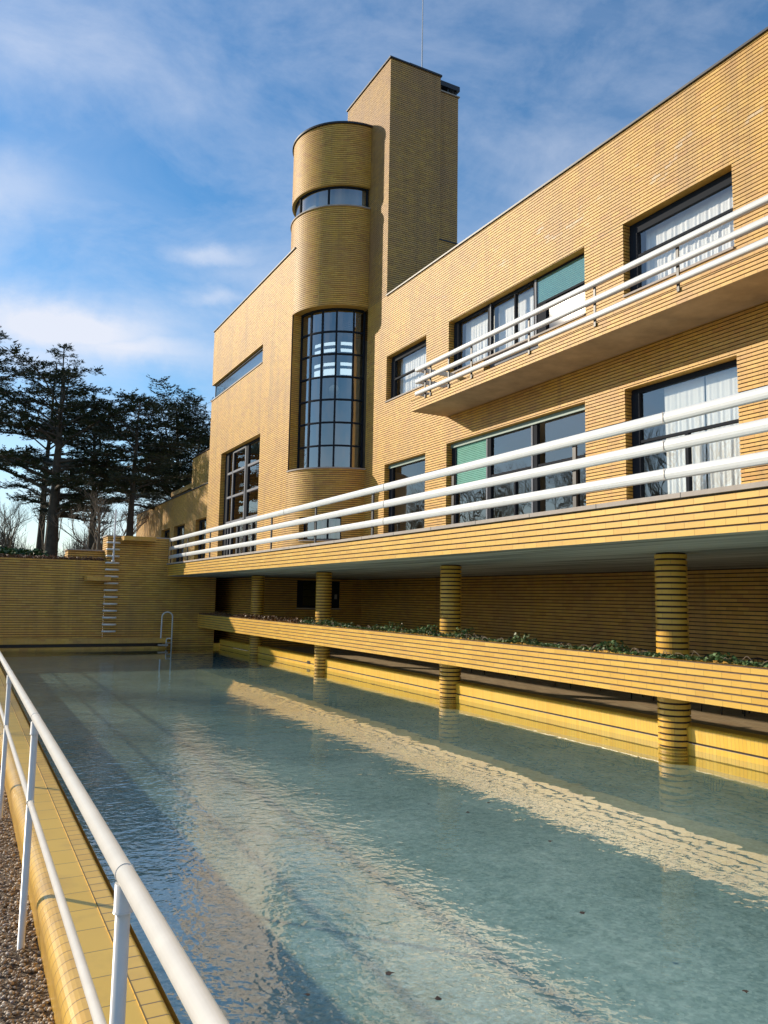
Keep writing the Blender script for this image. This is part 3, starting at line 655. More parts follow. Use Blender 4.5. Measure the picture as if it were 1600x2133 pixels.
# ================================================================== POOL END WALL
ew = thing('pool_end_wall', 'tall brown-yellow brick wall closing the far end of the pool, in shade', 'wall')
mb = MB()
PW = -2.11
mb.sweep([(-9, 29.0), (4.37, 29.0)], PW, 1.15, side=1, u0=-9, ph=PW, rec=.02, JH=.02)
mb.sweep([(4.37, 29.0), (4.37, 28.93)], PW, 2.03, side=1, ph=PW, rec=.02, JH=.02)
mb.sweep([(4.37, 28.93), (6.5, 28.93)], PW, 2.03, side=1, u0=4.37, ph=PW, rec=.02, JH=.02)
mb.sweep([(6.5, 28.93), (8.32, 28.93)], PW, SOF-.005, side=1, u0=6.5, ph=PW, rec=.02, JH=.02)
mb.sweep([(8.32, 28.93), (8.32, 34)], PW, SOF-.005, side=1, ph=PW, rec=.02, JH=.02)
mb.sweep([(4.37, 30.0), (4.37, 29.0)], 1.0, 2.03, side=1, ph=PW, rec=.02, JH=.02); mb.sweep([(6.5, 28.93), (6.5, 30.0)], .5, 2.03, side=1, ph=PW, rec=.02)
mb.sweep([(6.5, 30.0), (4.37, 30.0)], 1.0, 2.03, side=1, ph=PW, rec=.02)
mb.build('wall', [BR, MOR], ew)
mb = MB(); mb.box(4.33, 6.54, 28.89, 30.04, 2.03, 2.07); mb.build('coping', SILL, ew)
mb = MB(); mb.sweep([(3.16, 30.6), (3.16, 29.6)], .9, 1.52, side=1, ph=PW, rec=.02); mb.sweep([(3.16, 29.6), (4.40, 29.6)], .9, 1.52, side=1, ph=PW, rec=.02); mb.box(3.12, 4.36, 29.56, 30.6, 1.52, 1.56, mi=2)
mb.build('low_pier', [BR, MOR, SILL], ew)
mb = MB(); mb.box(-9, 6.53, 28.55, 28.925, -1.70, -1.53); mb.build('brick_ledge', BR, ew)
mb = MB(); mb.box(-9, 6.53, 28.62, 28.925, -2.1, -1.82); mb.build('plinth', BR, ew)
mb = MB(); mb.box(-9, 6.4, 28.80, 28.92, -1.82, -1.705); mb.build('overflow_slot', DARK, ew)
mb = MB(); mb.box(3.66, 4.45, 28.3, 28.93, .44, .60); bevel(mb.build('lower_diving_platform', BR, ew), .01)
mb = MB(); mb.box(4.80, 5.9, 28.2, 28.93, 1.87, 2.02); bevel(mb.build('upper_diving_platform', BR, ew), .01)
# brick steps by the pool handrail
mb = MB(); mb.box(6.2, 6.53, 28.4, 28.56, -1.80, -1.74); mb.build('step', SILL, ew)
# rung ladder
lad = thing('rung_ladder', 'ladder of fourteen white rungs climbing the pool end wall', 'ladder', (4.56, 28.8, -1.3))
for k in range(14):
    z = 1.80-k*.2385
    mb = MB(); a = .205
    mb.tube([(-a, .12, z+1.3), (-a, .02, z+1.3), (-a+.04, -.035, z+1.3), (a-.04, -.035, z+1.3), (a, .02, z+1.3), (a, .12, z+1.3)], .034, 8)
    mb.build('rung', WHITE2, lad)
po = thing('grab_pole', 'slim white pole standing up beside the top rungs of the ladder', 'pole', (4.56, 28.72, 1.15))
mb = MB(); mb.tube([(0, 0, 0), (0, 0, 1.82)], [.035, .028], 8); mb.tube([(0, 0, -.02), (0, 0, .03)], .06, 8); mb.build('shaft', WHITE2, po)
mb = MB(); mb.box(-.02, .02, 0, .2, .1, .13); mb.build('wall_bracket', WHITE2, po)
hr = thing('pool_grab_rail', 'looped white grab rail standing in the water at the end wall', 'handrail', (6.48, 28.4, -1.9))
mb = MB(); pts = [(-.185, .15, .36), (-.185, .1, 1.1)]
for i in range(9): a = math.pi-math.pi*i/8; pts.append((.185*math.cos(a), .1, 1.13+.16*math.sin(a)))
pts += [(.185, .1, 1.1), (.19, .1, -.2)]
mb.tube(pts, .024, 8); mb.build('rail', WHITE2, hr)
mb = MB(); mb.tube([(.185, .1, .36), (.03, .1, .36), (.0, .1, .30), (.0, .1, .05)], .02, 6); mb.tube([(0, .1, .2), (.18, .1, .2)], .018, 6); mb.build('step_bracket', WHITE2, hr)

# ================================================================== PLANTER
pl = thing('planter', 'long low yellow brick planter hung in front of the columns along the pool', 'planter')
PX0, PX1 = 7.7, 8.08
mb = MB(); mb.sweep([(PX0, YN), (PX0, 28.93)], -1.155, -.675, side=-1, u0=YN+.06, ph=-1.155, rec=.02, JH=.02)
mb.box(PX0, PX1, YN, 28.93, -1.155, -.74, skip='-x,+z'); mb.box(PX0, PX0+.05, YN, 28.93, -.74, -.675, skip='-x'); mb.box(PX1-.05, PX1, YN, 28.93, -.74, -.675)
mb.build('brick_trough', [BRY, MORL], pl)
mb = MB(); mb.poly([(PX0, YN, -.70), (PX1, YN, -.70), (PX1, 28.93, -.70), (PX0, 28.93, -.70)]); mb.build('soil', mat('soil', (.05, .035, .02), .95, var=(8, .4), bump=(20, .8, .03)), pl)
# ================================================================== POOL
def floor_mat():
    m = bpy.data.materials.new('pool_floor_mosaic'); m.use_nodes = True; t = m.node_tree; p = t.nodes['Principled BSDF']
    g = N(t, 'ShaderNodeNewGeometry')
    a = N(t, 'ShaderNodeTexNoise'); a.inputs['Scale'].default_value = .8; a.inputs['Detail'].default_value = 8; a.inputs['Roughness'].default_value = .7; L(t, g.outputs['Position'], a.inputs[0])
    b = N(t, 'ShaderNodeTexNoise'); b.inputs['Scale'].default_value = 9; b.inputs['Detail'].default_value = 6; b.inputs['Roughness'].default_value = .75; L(t, g.outputs['Position'], b.inputs[0])
    v = N(t, 'ShaderNodeTexVoronoi'); v.inputs['Scale'].default_value = 42; L(t, g.outputs['Position'], v.inputs[0])
    s = MATH(t, 'ADD', MATH(t, 'MULTIPLY', a.outputs[0], .5), MATH(t, 'MULTIPLY', b.outputs[0], .5))
    c = RAMP(t, s, [(.34, (.20, .31, .27)), (.5, (.46, .59, .53)), (.64, (.78, .86, .76))])
    sv = N(t, 'ShaderNodeSeparateColor'); L(t, v.outputs['Color'], sv.inputs[0])
    c = MIX(t, .35, c, RAMP(t, sv.outputs[0], [(0, (.10, .15, .15)), (.5, (.32, .40, .36)), (1, (.62, .66, .56))]))
    L(t, c, p.inputs['Base Color']); p.inputs['Roughness'].default_value = .8
    return m
PFM = floor_mat()
PF = -2.1
mb = MB(); mb.poly([(.6, YN, PF), (8.7, YN, PF), (8.7, 28.9, PF), (.6, 28.9, PF)]); struct(mb, 'pool_floor', PFM)
TILE = brick_mat('yellow_pool_tile', [(.80, .47, .05), (.84, .52, .07), (.80, .45, .045)], BW=.055, BH=5, rough=.3, stain=.12, seam=(.45, .27, .07), seamw=.03, half=False)
mb = MB()
# long side wall of the basin with rounded nose
prof = [(8.55, PF), (8.55, -1.825)]
nose = [(8.56+.0, -1.80)]+[(8.55+.05-.05*math.cos(math.pi/2*i/5), -1.65+.05*math.sin(math.pi/2*i/5)) for i in range(6)]+[(8.85, -1.60), (8.85, DK)]
def prof_y(mb, pr, y0, y1, mi=0, step=None):
    l = 0
    for i in range(len(pr)-1):
        (xa, za), (xb, zb) = pr[i], pr[i+1]
        mb.poly([(xa, y0, za), (xa, y1, za), (xb, y1, zb), (xb, y0, zb)], [(y0, .1+l), (y1, .1+l), (y1, .11+l), (y0, .11+l)], mi, False)
prof_y(mb, prof, YN, 28.93); prof_y(mb, nose, YN, 28.93)
mb.poly([(8.562, YN, -1.825), (8.562, 28.93, -1.825), (8.562, 28.93, -1.80), (8.562, YN, -1.80)], None, 1)
struct(mb, 'pool_side_wall', [TILE, MOR])
mb = MB(); mb.poly([(.76, YN, PF), (.76, 28.9, PF), (.76, 28.9, -1.47), (.76, YN, -1.47)], [(0, 1), (36, 1), (36, 1.1), (0, 1.1)]); struct(mb, 'pool_near_wall', [TILE])
mb = MB(); mb.box(8.543, 8.55, 20.25, 20.45, -1.83, -1.75); tag(mb.build('overflow_grille', DARK), 'small dark overflow opening in the pool side wall', 'grille')
def water_mat():
    m = bpy.data.materials.new('pool_water'); m.use_nodes = True; t = m.node_tree; t.nodes.clear()
    o = N(t, 'ShaderNodeOutputMaterial'); mx = N(t, 'ShaderNodeMixShader'); tr = N(t, 'ShaderNodeBsdfTransparent'); gl = N(t, 'ShaderNodeBsdfGlossy')
    tr.inputs[0].default_value = (.88, .99, .98, 1); gl.inputs['Roughness'].default_value = .0
    g = N(t, 'ShaderNodeNewGeometry'); sp = N(t, 'ShaderNodeSeparateXYZ'); L(t, g.outputs['Position'], sp.inputs[0])
    a = N(t, 'ShaderNodeTexNoise'); a.inputs['Scale'].default_value = 2.4; a.inputs['Detail'].default_value = 2.0; a.inputs['Roughness'].default_value = .5; a.inputs['Distortion'].default_value = .4; L(t, g.outputs['Position'], a.inputs[0])
    b = N(t, 'ShaderNodeTexNoise'); b.inputs['Scale'].default_value = 14; b.inputs['Detail'].default_value = 2; L(t, g.outputs['Position'], b.inputs[0])
    # a breeze ruffles the middle and near left of the pool
    d = N(t, 'ShaderNodeTexNoise'); d.inputs['Scale'].default_value = .35; d.inputs['Detail'].default_value = 2; L(t, g.outputs['Position'], d.inputs[0])
    near = RAMP(t, MATH(t, 'DIVIDE', MATH(t, 'SUBTRACT', 7.0, sp.outputs[0]), 6.5), [(.2, (.0, .0, .0)), (.8, (1, 1, 1))])
    near = MATH(t, 'MULTIPLY', near, MATH(t, 'ADD', .35, MATH(t, 'MULTIPLY', d.outputs[0], 1.2)))
    h = MATH(t, 'ADD', MATH(t, 'MULTIPLY', a.outputs[0], .5), MATH(t, 'MULTIPLY', MATH(t, 'MULTIPLY', b.outputs[0], .40), near))
    bp = N(t, 'ShaderNodeBump'); bp.inputs['Strength'].default_value = 1.0; bp.inputs['Distance'].default_value = .02
    hh = MATH(t, 'MULTIPLY', h, MATH(t, 'ADD', .16, MATH(t, 'MULTIPLY', near, .8)))
    L(t, hh, bp.inputs['Height']); L(t, bp.outputs[0], gl.inputs['Normal'])
    L(t, SCHLICK(t, .040, bp.outputs[0], 2.9), mx.inputs[0]); L(t, tr.outputs[0], mx.inputs[1]); L(t, gl.outputs[0], mx.inputs[2]); L(t, mx.outputs[0], o.inputs[0])
    return m
mb = MB(); mb.poly([(.76, YN, WAT), (8.56, YN, WAT), (8.56, 28.9, WAT), (.76, 28.9, WAT)]); struct(mb, 'pool_water', water_mat())
mb = MB(); mb.box(8.32, 9.1, 28.94, 29.2, -2.2, DK-.002); struct(mb, 'pool_corner_wall', [TILE])
# deck
def deck_mat():
    m = brick_mat('deck_brick', [(.34, .25, .15), (.42, .32, .20), (.38, .29, .17), (.46, .36, .22)], BW=.25, BH=.08, rough=.7, stain=.3, seam=(.1, .08, .06)); return m
mb = MB(); mb.poly([(8.85, YN, DK), (F, YN, DK), (F, 34, DK), (8.32, 34, DK), (8.32, 28.9, DK), (8.85, 28.9, DK)], [(YN, 8.85), (YN, F), (34, F), (34, 8.32), (28.9, 8.32), (28.9, 8.85)]); struct(mb, 'poolside_deck', deck_mat())
# near coping
cp = thing('pool_coping', 'glazed ochre tile coping with rounded outer edge beside the gravel', 'coping')
GZ = -1.70; CZ = -1.45
TB = brick_mat('coping_bullnose_tile', [(.76, .44, .08), (.82, .50, .10), (.78, .46, .09)], BW=.085, BH=5, rough=.28, stain=.45, seam=(.34, .20, .07), seamw=.035, half=False)
TF = brick_mat('coping_flat_tile', [(.76, .48, .07), (.82, .53, .09), (.79, .50, .08)], BW=.235, BH=5, rough=.35, stain=.4, seam=(.28, .20, .08), seamw=.012, half=False)
TE = brick_mat('coping_edge_tile', [(.78, .47, .08), (.84, .53, .10), (.80, .50, .09)], BW=.1, BH=5, rough=.3, stain=.4, seam=(.26, .17, .07), seamw=.04, half=False)
mb = MB(); pr = [(.45, GZ-.1), (.43, CZ-.16)]+[(.415+.07-.07*math.cos(math.pi/2*i/7), CZ-.07+.07*math.sin(math.pi/2*i/7)) for i in range(8)]+[(.497, CZ)]
prof_y(mb, pr, -2.5, 28.55); mb.build('bullnose_row', TB, cp)
mb = MB(); prof_y(mb, [(.497, CZ-.004), (.648, CZ-.004)], -2.5, 28.55); mb.build('flat_tile_row', TF, cp)
mb = MB(); prof_y(mb, [(.648, CZ-.03), (.648, CZ), (.72, CZ)]+[(.72+.02*math.sin(math.pi/2*i/4), CZ-.02+.02*math.cos(math.pi/2*i/4)) for i in range(5)]+[(.74, CZ-.09), (.76, CZ-.09)], -2.5, 28.55); mb.build('edge_tile_row', TE, cp)
mb = MB(); mb.box(.6485, .6525, -2.5, 28.55, CZ+.0002, CZ+.0012); mb.box(.4955, .4985, -2.5, 28.55, CZ-.003, CZ+.0008); mb.build('tile_joint', mat('brown_joint', (.2, .13, .05), .9), cp)
# foreground railing
fr_ = thing('poolside_railing', 'white tubular railing running along the gravel path beside the pool', 'railing')
RX = .36
def sag(y): return 0
mb = MB(); mb.tube([(RX, -2.5, -.62), (RX, 29, -.62)], .0205, 20); mb.build('top_rail', WHITE2, fr_)
mb = MB(); mb.tube([(RX, -2.5, -1.03), (RX, 29, -1.03)], .0135, 14); mb.build('middle_rail', WHITE2, fr_)
y = 1.88-2.47; ys = []
while y < 29: ys.append(y); y += 2.47
for y in ys:
    mb = MB(); mb.tube([(RX, y, GZ-.05), (RX, y, -.70)], .0165, 14); mb.tube([(RX, y, -.70), (RX, y, -.64)], .0205, 14); mb.build('post', WHITE2, fr_)
    mb = MB(); mb.tube([(RX, y-.002, -.62), (RX, y+.002, -.62)], .0222, 20); mb.tube([(RX, y-.015, -1.03), (RX, y+.015, -1.03)], .0185, 14); mb.tube([(RX, y, -.702), (RX, y, -.698)], .0222, 14); mb.build('collar', WHITE2, fr_)
# ================================================================== GROUND
lawn = mat('lawn_grass', (.06, .09, .03), .95, var=(.6, .35), bump=(15, .5, .05))
mb = MB(); mb.poly([(-600, -600, GZ-.06), (.5, -600, GZ-.06), (.5, 29.05, GZ-.06), (-600, 29.05, GZ-.06)]); mb.poly([(13, -600, GZ-.06), (600, -600, GZ-.06), (600, 29.05, GZ-.06), (13, 29.05, GZ-.06)]); struct(mb, 'lawn', lawn)
mb = MB(); mb.poly([(-600, 29.05, 1.0), (TX+.36, 29.05, 1.0), (TX+.36, 64, 1.0), (8, 64, 1.0), (8, 64.5, 1.0), (-600, 64.5, 1.0)]); mb.poly([(-600, 64.5, 1.0), (600, 64.5, 1.0), (600, 900, 1.0), (-600, 900, 1.0)])
mb.poly([(-600, 29.05, GZ-.06), (-9, 29.05, GZ-.06), (-9, 29.05, 1.0), (-600, 29.05, 1.0)]); struct(mb, 'garden_plateau', lawn)
gravel = mat('gravel_ground', (.17, .13, .09), .95, var=(60, .6), bump=(90, 1, .02))
mb = MB(); mb.poly([(-3, -4, GZ-.03), (.45, -4, GZ-.03), (.45, 29, GZ-.03), (-3, 29, GZ-.03)]); struct(mb, 'gravel_path', gravel)
def pebble_mat():
    m = bpy.data.materials.new('pebbles'); m.use_nodes = True; t = m.node_tree; p = t.nodes['Principled BSDF']
    g = N(t, 'ShaderNodeNewGeometry')
    L(t, RAMP(t, g.outputs['Random Per Island'], [(0, (.13, .09, .06)), (.25, (.42, .28, .15)), (.5, (.32, .25, .18)), (.75, (.60, .49, .36)), (1, (.25, .20, .18))]), p.inputs['Base Color'])
    p.inputs['Roughness'].default_value = .55
    return m
mb = MB(); r = random.Random(3)
ico = bmesh.new(); bmesh.ops.create_icosphere(ico, subdivisions=1, radius=1)
iv = [v.co.copy() for v in ico.verts]; itf = [[v.index for v in f.verts] for f in ico.faces]
def pebble(x, y, z, s):
    e = Matrix.Rotation(r.uniform(0, 6.28), 3, 'Z') @ Matrix.Rotation(r.uniform(-.5, .5), 3, 'X') @ Matrix.Diagonal((s*r.uniform(.8, 1.5), s*r.uniform(.6, 1), s*r.uniform(.45, .8)))
    b = len(mb.v); mb.v += [tuple(Vector((x, y, z))+e @ (v*r.uniform(.85, 1.15))) for v in iv]
    for f in itf: mb.f.append(tuple(b+i for i in f)); mb.uv.append([(0, 0)]*3); mb.mi.append(0); mb.sm.append(True)
for i in range(12000):
    t_ = r.random(); y = 1.2+t_**1.6*9; x = r.uniform(max(-.75, -.02*y-.12), .44)
    pebble(x, y, GZ-.028+r.uniform(0, .02), r.uniform(.006, .0125))
o = mb.build('pebbles', pebble_mat()); o['kind'] = 'stuff'; o['label'] = 'brown and grey pea gravel beside the coping'
# ================================================================== PLANTS IN PLANTER
def leafmat(name, cols, rough=.5):
    m = bpy.data.materials.new(name); m.use_nodes = True; t = m.node_tree; p = t.nodes['Principled BSDF']
    g = N(t, 'ShaderNodeNewGeometry'); k = len(cols)
    L(t, RAMP(t, g.outputs['Random Per Island'], [(i/(k-1), c) for i, c in enumerate(cols)]), p.inputs['Base Color']); p.inputs['Roughness'].default_value = rough
    return m
IVY = leafmat('ivy_leaf', [(.03, .07, .02), (.07, .14, .04), (.12, .20, .07), (.22, .24, .12)])
DRY = leafmat('dry_leaf', [(.16, .07, .03), (.24, .12, .05), (.12, .06, .03), (.28, .17, .08)])
TWG = mat('twig_bark', (.22, .17, .12), .9)
def leaf(mb, p, s, rr, tilt=1.0):
    e = Matrix.Rotation(rr.uniform(0, 6.28), 3, 'Z') @ Matrix.Rotation(rr.uniform(-tilt, tilt), 3, 'X') @ Matrix.Rotation(rr.uniform(-tilt, tilt), 3, 'Y')
    sh = [(-.5, -.1, 0), (-.28, -.5, .03), (.28, -.5, .03), (.5, -.1, 0), (.22, .15, .05), (0, .62, 0), (-.22, .15, .05)]
    mb.poly([Vector(p)+e @ (Vector(q)*s) for q in sh])
def ivy(name, y0, y1, m, n, hmax, label, seed):
    rr = random.Random(seed); mb = MB()
    cl_ = [(rr.uniform(y0, y1), rr.uniform(.3, 1)) for _ in range(int((y1-y0)*1.6))]
    for i in range(n):
        y = rr.uniform(y0, y1)
        h = .03+hmax*max(0, max(math.exp(-((y-c)/.16)**2)*a for c, a in cl_))*rr.random()
        mb_x = rr.uniform(PX0+.02, PX1-.02); leaf(mb, (mb_x, y, -.69+h), rr.uniform(.028, .055), rr)
    for i in range(int((y1-y0)*5)):
        y = rr.uniform(y0, y1); x = rr.uniform(PX0+.03, PX1-.05); pts = [(x, y, -.70)]
        d = rr.choice((-1, 1))
        for k in range(4): x += rr.uniform(-.02, .02); y += d*rr.uniform(.02, .08); pts.append((x, y, -.70+.02+hmax*.6*math.sin((k+1)*.8)*rr.uniform(.3, 1)))
        mb.tube(pts, .004, 4, cap=False, mi=1)
    o = mb.build(name, [m, TWG]); o['kind'] = 'stuff'; o['label'] = label
ivy('ivy', -5, 19.2, IVY, 8000, .18, 'green ivy trailing along the near part of the planter', 5)
ivy('dead_groundcover', 19.0, 28.9, DRY, 4500, .14, 'reddish brown dead groundcover in the far part of the planter', 6)
mb = MB(); rr = random.Random(9)
for i in range(5200): 
    x = rr.uniform(-4, 4.3); leaf(mb, (x, 29.0+rr.uniform(.0, .5), 1.15+abs(rr.gauss(0, .05))), rr.uniform(.04, .08), rr)
o = mb.build('wall_top_groundcover', DRY); o['kind'] = 'stuff'; o['label'] = 'dry brown creeping plants on top of the pool end wall'
# floating and sunken leaves
ml = MB(); leaf(ml, (0, 0, 0), 1, random.Random(1), .1); lf = ml.build('floating_leaf', mat('dead_leaf', (.055, .035, .025), .6))
lf['label'] = 'small dead leaf floating on the pool water'; lf['category'] = 'leaf'; lf['group'] = 'dead leaves floating on the pool'
rr = random.Random(21)
spots = [(5.2+rr.gauss(0, .45), 10.3+rr.gauss(0, .9)) for _ in range(26)]+[(rr.uniform(1.4, 8.2), rr.uniform(2.0, 20)) for _ in range(95)]
for i, (x, y) in enumerate(spots):
    o = lf if i == 0 else lf.copy()
    if i: sc.collection.objects.link(o)
    s = rr.uniform(.018, .045); o.scale = (s, s, s); o.location = (x, y, WAT+.004); o.rotation_euler = (0, 0, rr.uniform(0, 6.28))
# ================================================================== CHAIRS under the terrace
def make_chair():
    t = thing('garden_chair', 'x', 'chair', (0, 0, 0), 'black metal garden chairs under the terrace')
    def part(nm, fn): mb = MB(); fn(mb); return mb.build(nm, DARK, t)
    def back(mb):
        pts = [(.2, -.22, .42)]+[(.22+.03*math.sin(math.pi*i/10), -.22*math.cos(math.pi*i/10), .68+.24*math.sin(math.pi*i/10)) for i in range(11)]+[(.2, .22, .42)]
        mb.tube(pts, .012, 6)
        for k in range(-3, 4): mb.tube([(.2, k*.055, .45), (.235, k*.06, .68+.24*math.sqrt(max(0, 1-(k*.06/.22)**2)))], .006, 5)
        for k in (.55, .68): mb.tube([(.21, -.21, k), (.225, .21, k)], .006, 5)
    part('backrest', back)
    def seat(mb):
        mb.tube([(.21, -.22, .43), (-.2, -.21, .44), (-.22, -.18, .44), (-.22, .18, .44), (-.2, .21, .44), (.21, .22, .43), (.21, -.22, .43)], .012, 6)
        for k in range(-6, 7): mb.box(-.2, .2, k*.032-.01, k*.032+.01, .435, .443)
    part('seat', seat)
    for sx, sy in ((-.19, -.2), (-.19, .2), (.2, -.2), (.2, .2)):
        part('leg', lambda mb: mb.tube([(sx, sy, .43), (sx*1.15, sy*1.08, 0)], .011, 6))
    for sy in (-.235, .235): part('armrest', lambda mb: mb.tube([(.215, sy, .66), (-.15, sy, .66), (-.2, sy, .62), (-.2, sy, .44)], .011, 6))
    return t
ch0 = make_chair()
CH = [(11.2, 15.75, .2, 'chair furthest along, left of the group behind the planter'), (11.5, 14.7, -.3, 'second chair from the left behind the planter'), (11.2, 12.7, .1, 'middle left chair seen over the bare twigs of the planter'),
      (11.6, 12.05, -.4, 'middle right chair with only its arched top above the ivy'), (11.2, 10.6, .3, 'chair left of the nearest brick column'), (11.0, 8.85, -.1, 'chair right of the nearest brick column'), (11.3, 8.35, .5, 'chair nearest the right edge behind the ivy')]
for i, (x, y, rz_, lb) in enumerate(CH):
    if i == 0: t = ch0
    else:
        t = ch0.copy(); sc.collection.objects.link(t)
        for c in list(ch0.children): d = c.copy(); sc.collection.objects.link(d); d.parent = t
    t.location = (x, y, DK); t.rotation_euler = (0, 0, rz_+math.pi); t['label'] = 'black metal garden '+lb
# ================================================================== TREES
BARK = mat('tree_bark', (.075, .06, .045), .95, var=(3, .4), bump=(12, .8, .05))
BARKP = mat('pale_bark', (.17, .14, .11), .95, var=(3, .3))
CED = leafmat('cedar_needles', [(.015, .030, .012), (.03, .052, .022), (.045, .068, .03), (.08, .095, .055)], .7)
CEDP = leafmat('frosted_needles', [(.05, .07, .06), (.12, .14, .13), (.25, .26, .25), (.08, .10, .09)], .7)
def cedar(name, x, y, H, lean, spread, label, seed, rad=.42, z0=.9, first=.28, fm=CED, dens=1.0, stems=1):
    rr = random.Random(seed); t = thing(name, label, 'tree', (x, y, z0), 'cedars beyond the pool end wall')
    tr = MB(); cr = MB()
    def tuft(p, d, s):
        # short fan of needles
        side = Vector((-d.y, d.x, 0)); 
        if side.length < 1e-3: side = Vector((1, 0, 0))
        side.normalize(); up = Vector((0, 0, 1))
        for q in range(2):
            a = (d+side*rr.uniform(-.9, .9)+up*rr.uniform(-.15, .65)).normalized()*s*rr.uniform(.6, 1.3)
            w = side*s*.20+up*s*rr.uniform(-.14, .14)
            cr.poly([p-w, p+w, p+a])
    for st in range(stems):
        aa = rr.uniform(0, 6.28); sx = lean+(st*.12*math.cos(aa) if st else 0); 
        pts = []; n = 9
        for i in range(n+1):
            h = i/n; pts.append(Vector((sx*H*h*h+rr.uniform(-.06, .06)+(st*.35 if st else 0), .1*H*h*h*(st and math.sin(aa))+rr.uniform(-.06, .06), H*h)))
        rd = [rad*(1-.86*(i/n)**.8)*(1 if not st else .6) for i in range(n+1)]; rd[0] *= 1.25
        tr.tube(pts, rd, 10)
        def at(h):
            f = h*n; i = min(n-1, int(f)); return pts[i].lerp(pts[i+1], f-i), rd[i]*(1-(f-i))+rd[i+1]*(f-i)
        h = first; lv = []
        while h < .99: lv.append(h); h += rr.uniform(.012, .030)
        for h in lv:
            for _ in range(2 if rr.random() < .6 else 1):
                base, br = at(h); az = rr.uniform(0, 6.28)
                env = 1.0 if h < .6 else 1-((h-.6)/.4)**2*.80
                if h < .4: env *= .8
                Lb = spread*env*rr.uniform(.35, 1.1); rise = rr.uniform(-.1, .75)*(1.3 if h > .6 else .8); m_ = 8
                d0 = Vector((math.cos(az), math.sin(az), 0)); P = [base]
                for i in range(1, m_+1):
                    f = i/m_; bend = rise*math.sin(f*1.7)*Lb*.55-(.06*Lb*f*f)
                    P.append(base+d0*Lb*f+Vector((rr.uniform(-.08, .08), rr.uniform(-.08, .08), bend+rr.uniform(-.05, .05))))
                r0 = min(br*.45, .10*Lb/4+.03)
                tr.tube(P, [r0*(1-.85*i/m_) for i in range(m_+1)], 5, cap=False)
                # flat plates of foliage along the outer limb
                for i in range(3, m_+1):
                    nb = max(1, int(Lb*.85*dens))
                    for q in range(nb*2):
                        f = (i-1+rr.random())/m_; k = min(m_-1, int(f*m_)); p = P[k].lerp(P[k+1], f*m_-k)
                        sd = (-1)**q; tw = Vector((-d0.y, d0.x, 0))*sd+d0*rr.uniform(.1, .9); tw.normalize()
                        tl = (Lb*.17+.35)*rr.uniform(.4, 1.25)*(1.15-f*.5)
                        e = p+tw*tl+Vector((0, 0, rr.uniform(-.25, .45)*tl))
                        tr.tube([p, e], [.018, .006], 3, cap=False)
                        nn = max(4, int(tl*13))
                        for u in range(nn):
                            pp_ = p.lerp(e, (u+rr.random())/nn)+Vector((rr.uniform(-.12, .12), rr.uniform(-.12, .12), rr.uniform(-.08, .14)))
                            tuft(pp_, tw, rr.uniform(.13, .33))
    tr.build('trunk', BARK, t); cr.build('crown', fm, t); return t
cedar('cedar_tree', 4.9, 56, 13.7, .01, 6.6, 'large spreading cedar with the thickest trunk, left of the ladder', 11, rad=.55, first=.3, dens=.8)
cedar('cedar_tree', -.6, 64, 18.0, .02, 7.2, 'cedar cut by the left edge of the photo', 12, rad=.45, first=.4, dens=.7)
cedar('cedar_tree', 9.9, 56, 12.6, .015, 5.6, 'slim dark cedar with a straight trunk in front of the wing end', 13, rad=.36, first=.42, dens=.9)
cedar('cedar_tree', 16.6, 70, 16.4, -.05, 8.5, 'several-stemmed cedar rising behind the service wing roof', 14, rad=.40, first=.4, dens=.7, stems=3)
cedar('cedar_tree', 9.6, 72, 16.6, -.03, 7.5, 'cedar standing far back between the two nearer trunks', 15, rad=.40, first=.38, dens=.7)
cedar('cedar_tree', 5.6, 74, 19.4, .02, 7.5, 'tall cedar directly behind the thickest trunk', 18, rad=.40, first=.38, dens=.7)
cedar('frosted_conifer', 7.2, 82, 23.8, 0, 4.5, 'pale tipped conifer showing above the dark cedars', 16, rad=.35, first=.6, fm=CEDP, dens=.8)
cedar('frosted_conifer', .4, 80, 25.6, 0, 3.6, 'pale tipped conifer at the left edge of the photo', 17, rad=.35, first=.6, fm=CEDP, dens=.8)
def bare(name, x, y, H, label, seed, z0=.9, rad=.13, depth=6, spread=.6, m=BARKP, nst=4, group='bare winter trees'):
    rr = random.Random(seed); t = thing(name, label, 'tree', (x, y, z0), group); tr = MB(); cr = MB()
    def grow(p, d, l, r_, lev):
        mbb = tr if lev < 2 else cr
        pts = [p]; q = p; dd = d.copy(); k = 3 if lev < 4 else 2
        for i in range(k): dd = (dd+Vector((rr.gauss(0, .10), rr.gauss(0, .10), rr.gauss(.03, .07)))).normalized(); q = q+dd*l/k; pts.append(q)
        mbb.tube(pts, [r_*(1-.35*i/k) for i in range(k+1)], 6 if lev < 2 else 3, cap=False)
        if lev >= depth: return
        nb = rr.choice((2, 3, 3)) if lev else nst
        for b in range(nb):
            ax = Vector((rr.gauss(0, 1), rr.gauss(0, 1), rr.gauss(0, .4))).normalized(); nd = (dd+ax*spread*rr.uniform(.5, 1.25)+Vector((0, 0, .12))).normalized()
            grow(pts[-1] if b < 2 else pts[-2], nd, l*rr.uniform(.62, .86), r_*.58, lev+1)
    grow(Vector((0, 0, 0)), Vector((0, 0, 1)), H*.24, rad, 0)
    tr.build('trunk', m, t); cr.build('crown', m, t); return t
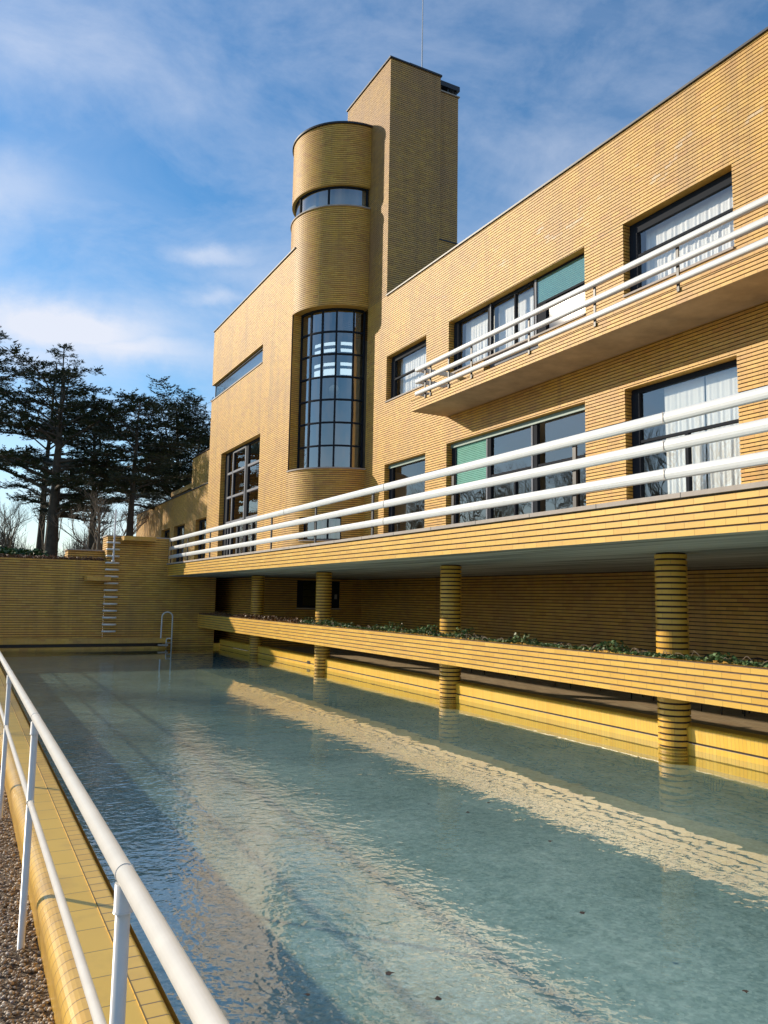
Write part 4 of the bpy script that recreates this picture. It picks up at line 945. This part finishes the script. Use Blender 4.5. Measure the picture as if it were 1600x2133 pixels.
for i, (x, y, H, lb) in enumerate([(6.6, 46, 6.5, 'spreading bare tree with a short trunk just left of the ladder wall'), (7.6, 58, 8.5, 'bare tree with tall upright stems behind the ladder pole'), (9.6, 60, 9, 'bare tree behind the slim cedar trunk'),
                                   (3.0, 62, 8, 'bare tree seen under the branches of the big cedar'), (5.8, 64, 9.5, 'tall bare tree furthest back behind the low pier'), (-.5, 60, 8.5, 'bare tree low at the left edge')]):
    bare('bare_tree', x, y, H, lb, 30+i)
# trees of the garden on the far side of the gravel: seen only as reflections in the windows
for i, (x, y, H) in enumerate([(-24, 39, 15.5), (-25, 47, 16.5), (-24, 55, 15.5), (-27, 63, 17.5), (-25, 71, 16.5), (-28, 80, 18), (-26, 90, 17)]):
    bare('garden_tree', x, y, H, ('nearest', 'second', 'third', 'fourth', 'fifth', 'sixth', 'seventh')[i]+' of the bare garden trees mirrored in the windows', 60+i, rad=.34, depth=7, spread=.6, nst=4, m=BARK, group='bare garden trees mirrored in the windows', z0=1.0)
# hedge and thicket
HED = leafmat('hedge_leaf', [(.02, .06, .01), (.04, .10, .02), (.07, .14, .03)])
def bush(x, y, rx, ry, rz_, n, label, seed):
    rr = random.Random(seed); mb = MB()
    for i in range(n):
        v = Vector((rr.gauss(0, 1), rr.gauss(0, 1), rr.gauss(0, 1))).normalized()*rr.uniform(.6, 1.05)
        k = 1+.25*math.sin(v.x*5+seed)*math.cos(v.y*4)
        leaf(mb, (v.x*rx*k, v.y*ry*k, rz_*.6+v.z*rz_*.7*k), rr.uniform(.10, .2), rr)
    t = thing('evergreen_bush', label, 'bush', (x, y, 1.0), 'green bushes behind the pool end wall')
    mb.build('foliage', HED, t); mb = MB(); 
    for k in range(5): a = k*1.25; mb.tube([(0, 0, -.1), (rx*.3*math.cos(a), ry*.3*math.sin(a), rz_*.8)], [.05, .02], 5)
    mb.build('stem', BARK, t)
bush(.2, 44, 1.6, 1.2, 1.1, 5000, 'green bush at the left edge above the pool end wall', 41)
bush(2.4, 46, 1.5, 1.2, 1.0, 4500, 'green bush left of the thick cedar trunk', 42)
bush(-2.6, 45, 1.6, 1.2, 1.2, 4000, 'green bush just outside the left edge', 43)
mb = MB(); rr = random.Random(77)
for i in range(9000):
    x = rr.uniform(-14, 22); y = rr.uniform(74, 92); h = rr.uniform(1, 4.2)*(1+.5*math.sin(x*.7)); p = Vector((x, y, 1)); q = p+Vector((rr.uniform(-.8, .8), rr.uniform(-.5, .5), h)); s = Vector((.025, 0, 0))
    mb.poly([p-s*2, p+s*2, q])
    for k in range(3):
        a = p.lerp(q, rr.uniform(.3, .95)); b = a+Vector((rr.uniform(-.9, .9), rr.uniform(-.3, .3), rr.uniform(.1, .9))); mb.poly([a-s*.8, a+s*.8, b])
o = mb.build('far_thicket', mat('thicket_twigs', (.16, .13, .10), .95)); o['kind'] = 'stuff'; o['label'] = 'grey-brown winter thicket far behind the trees'
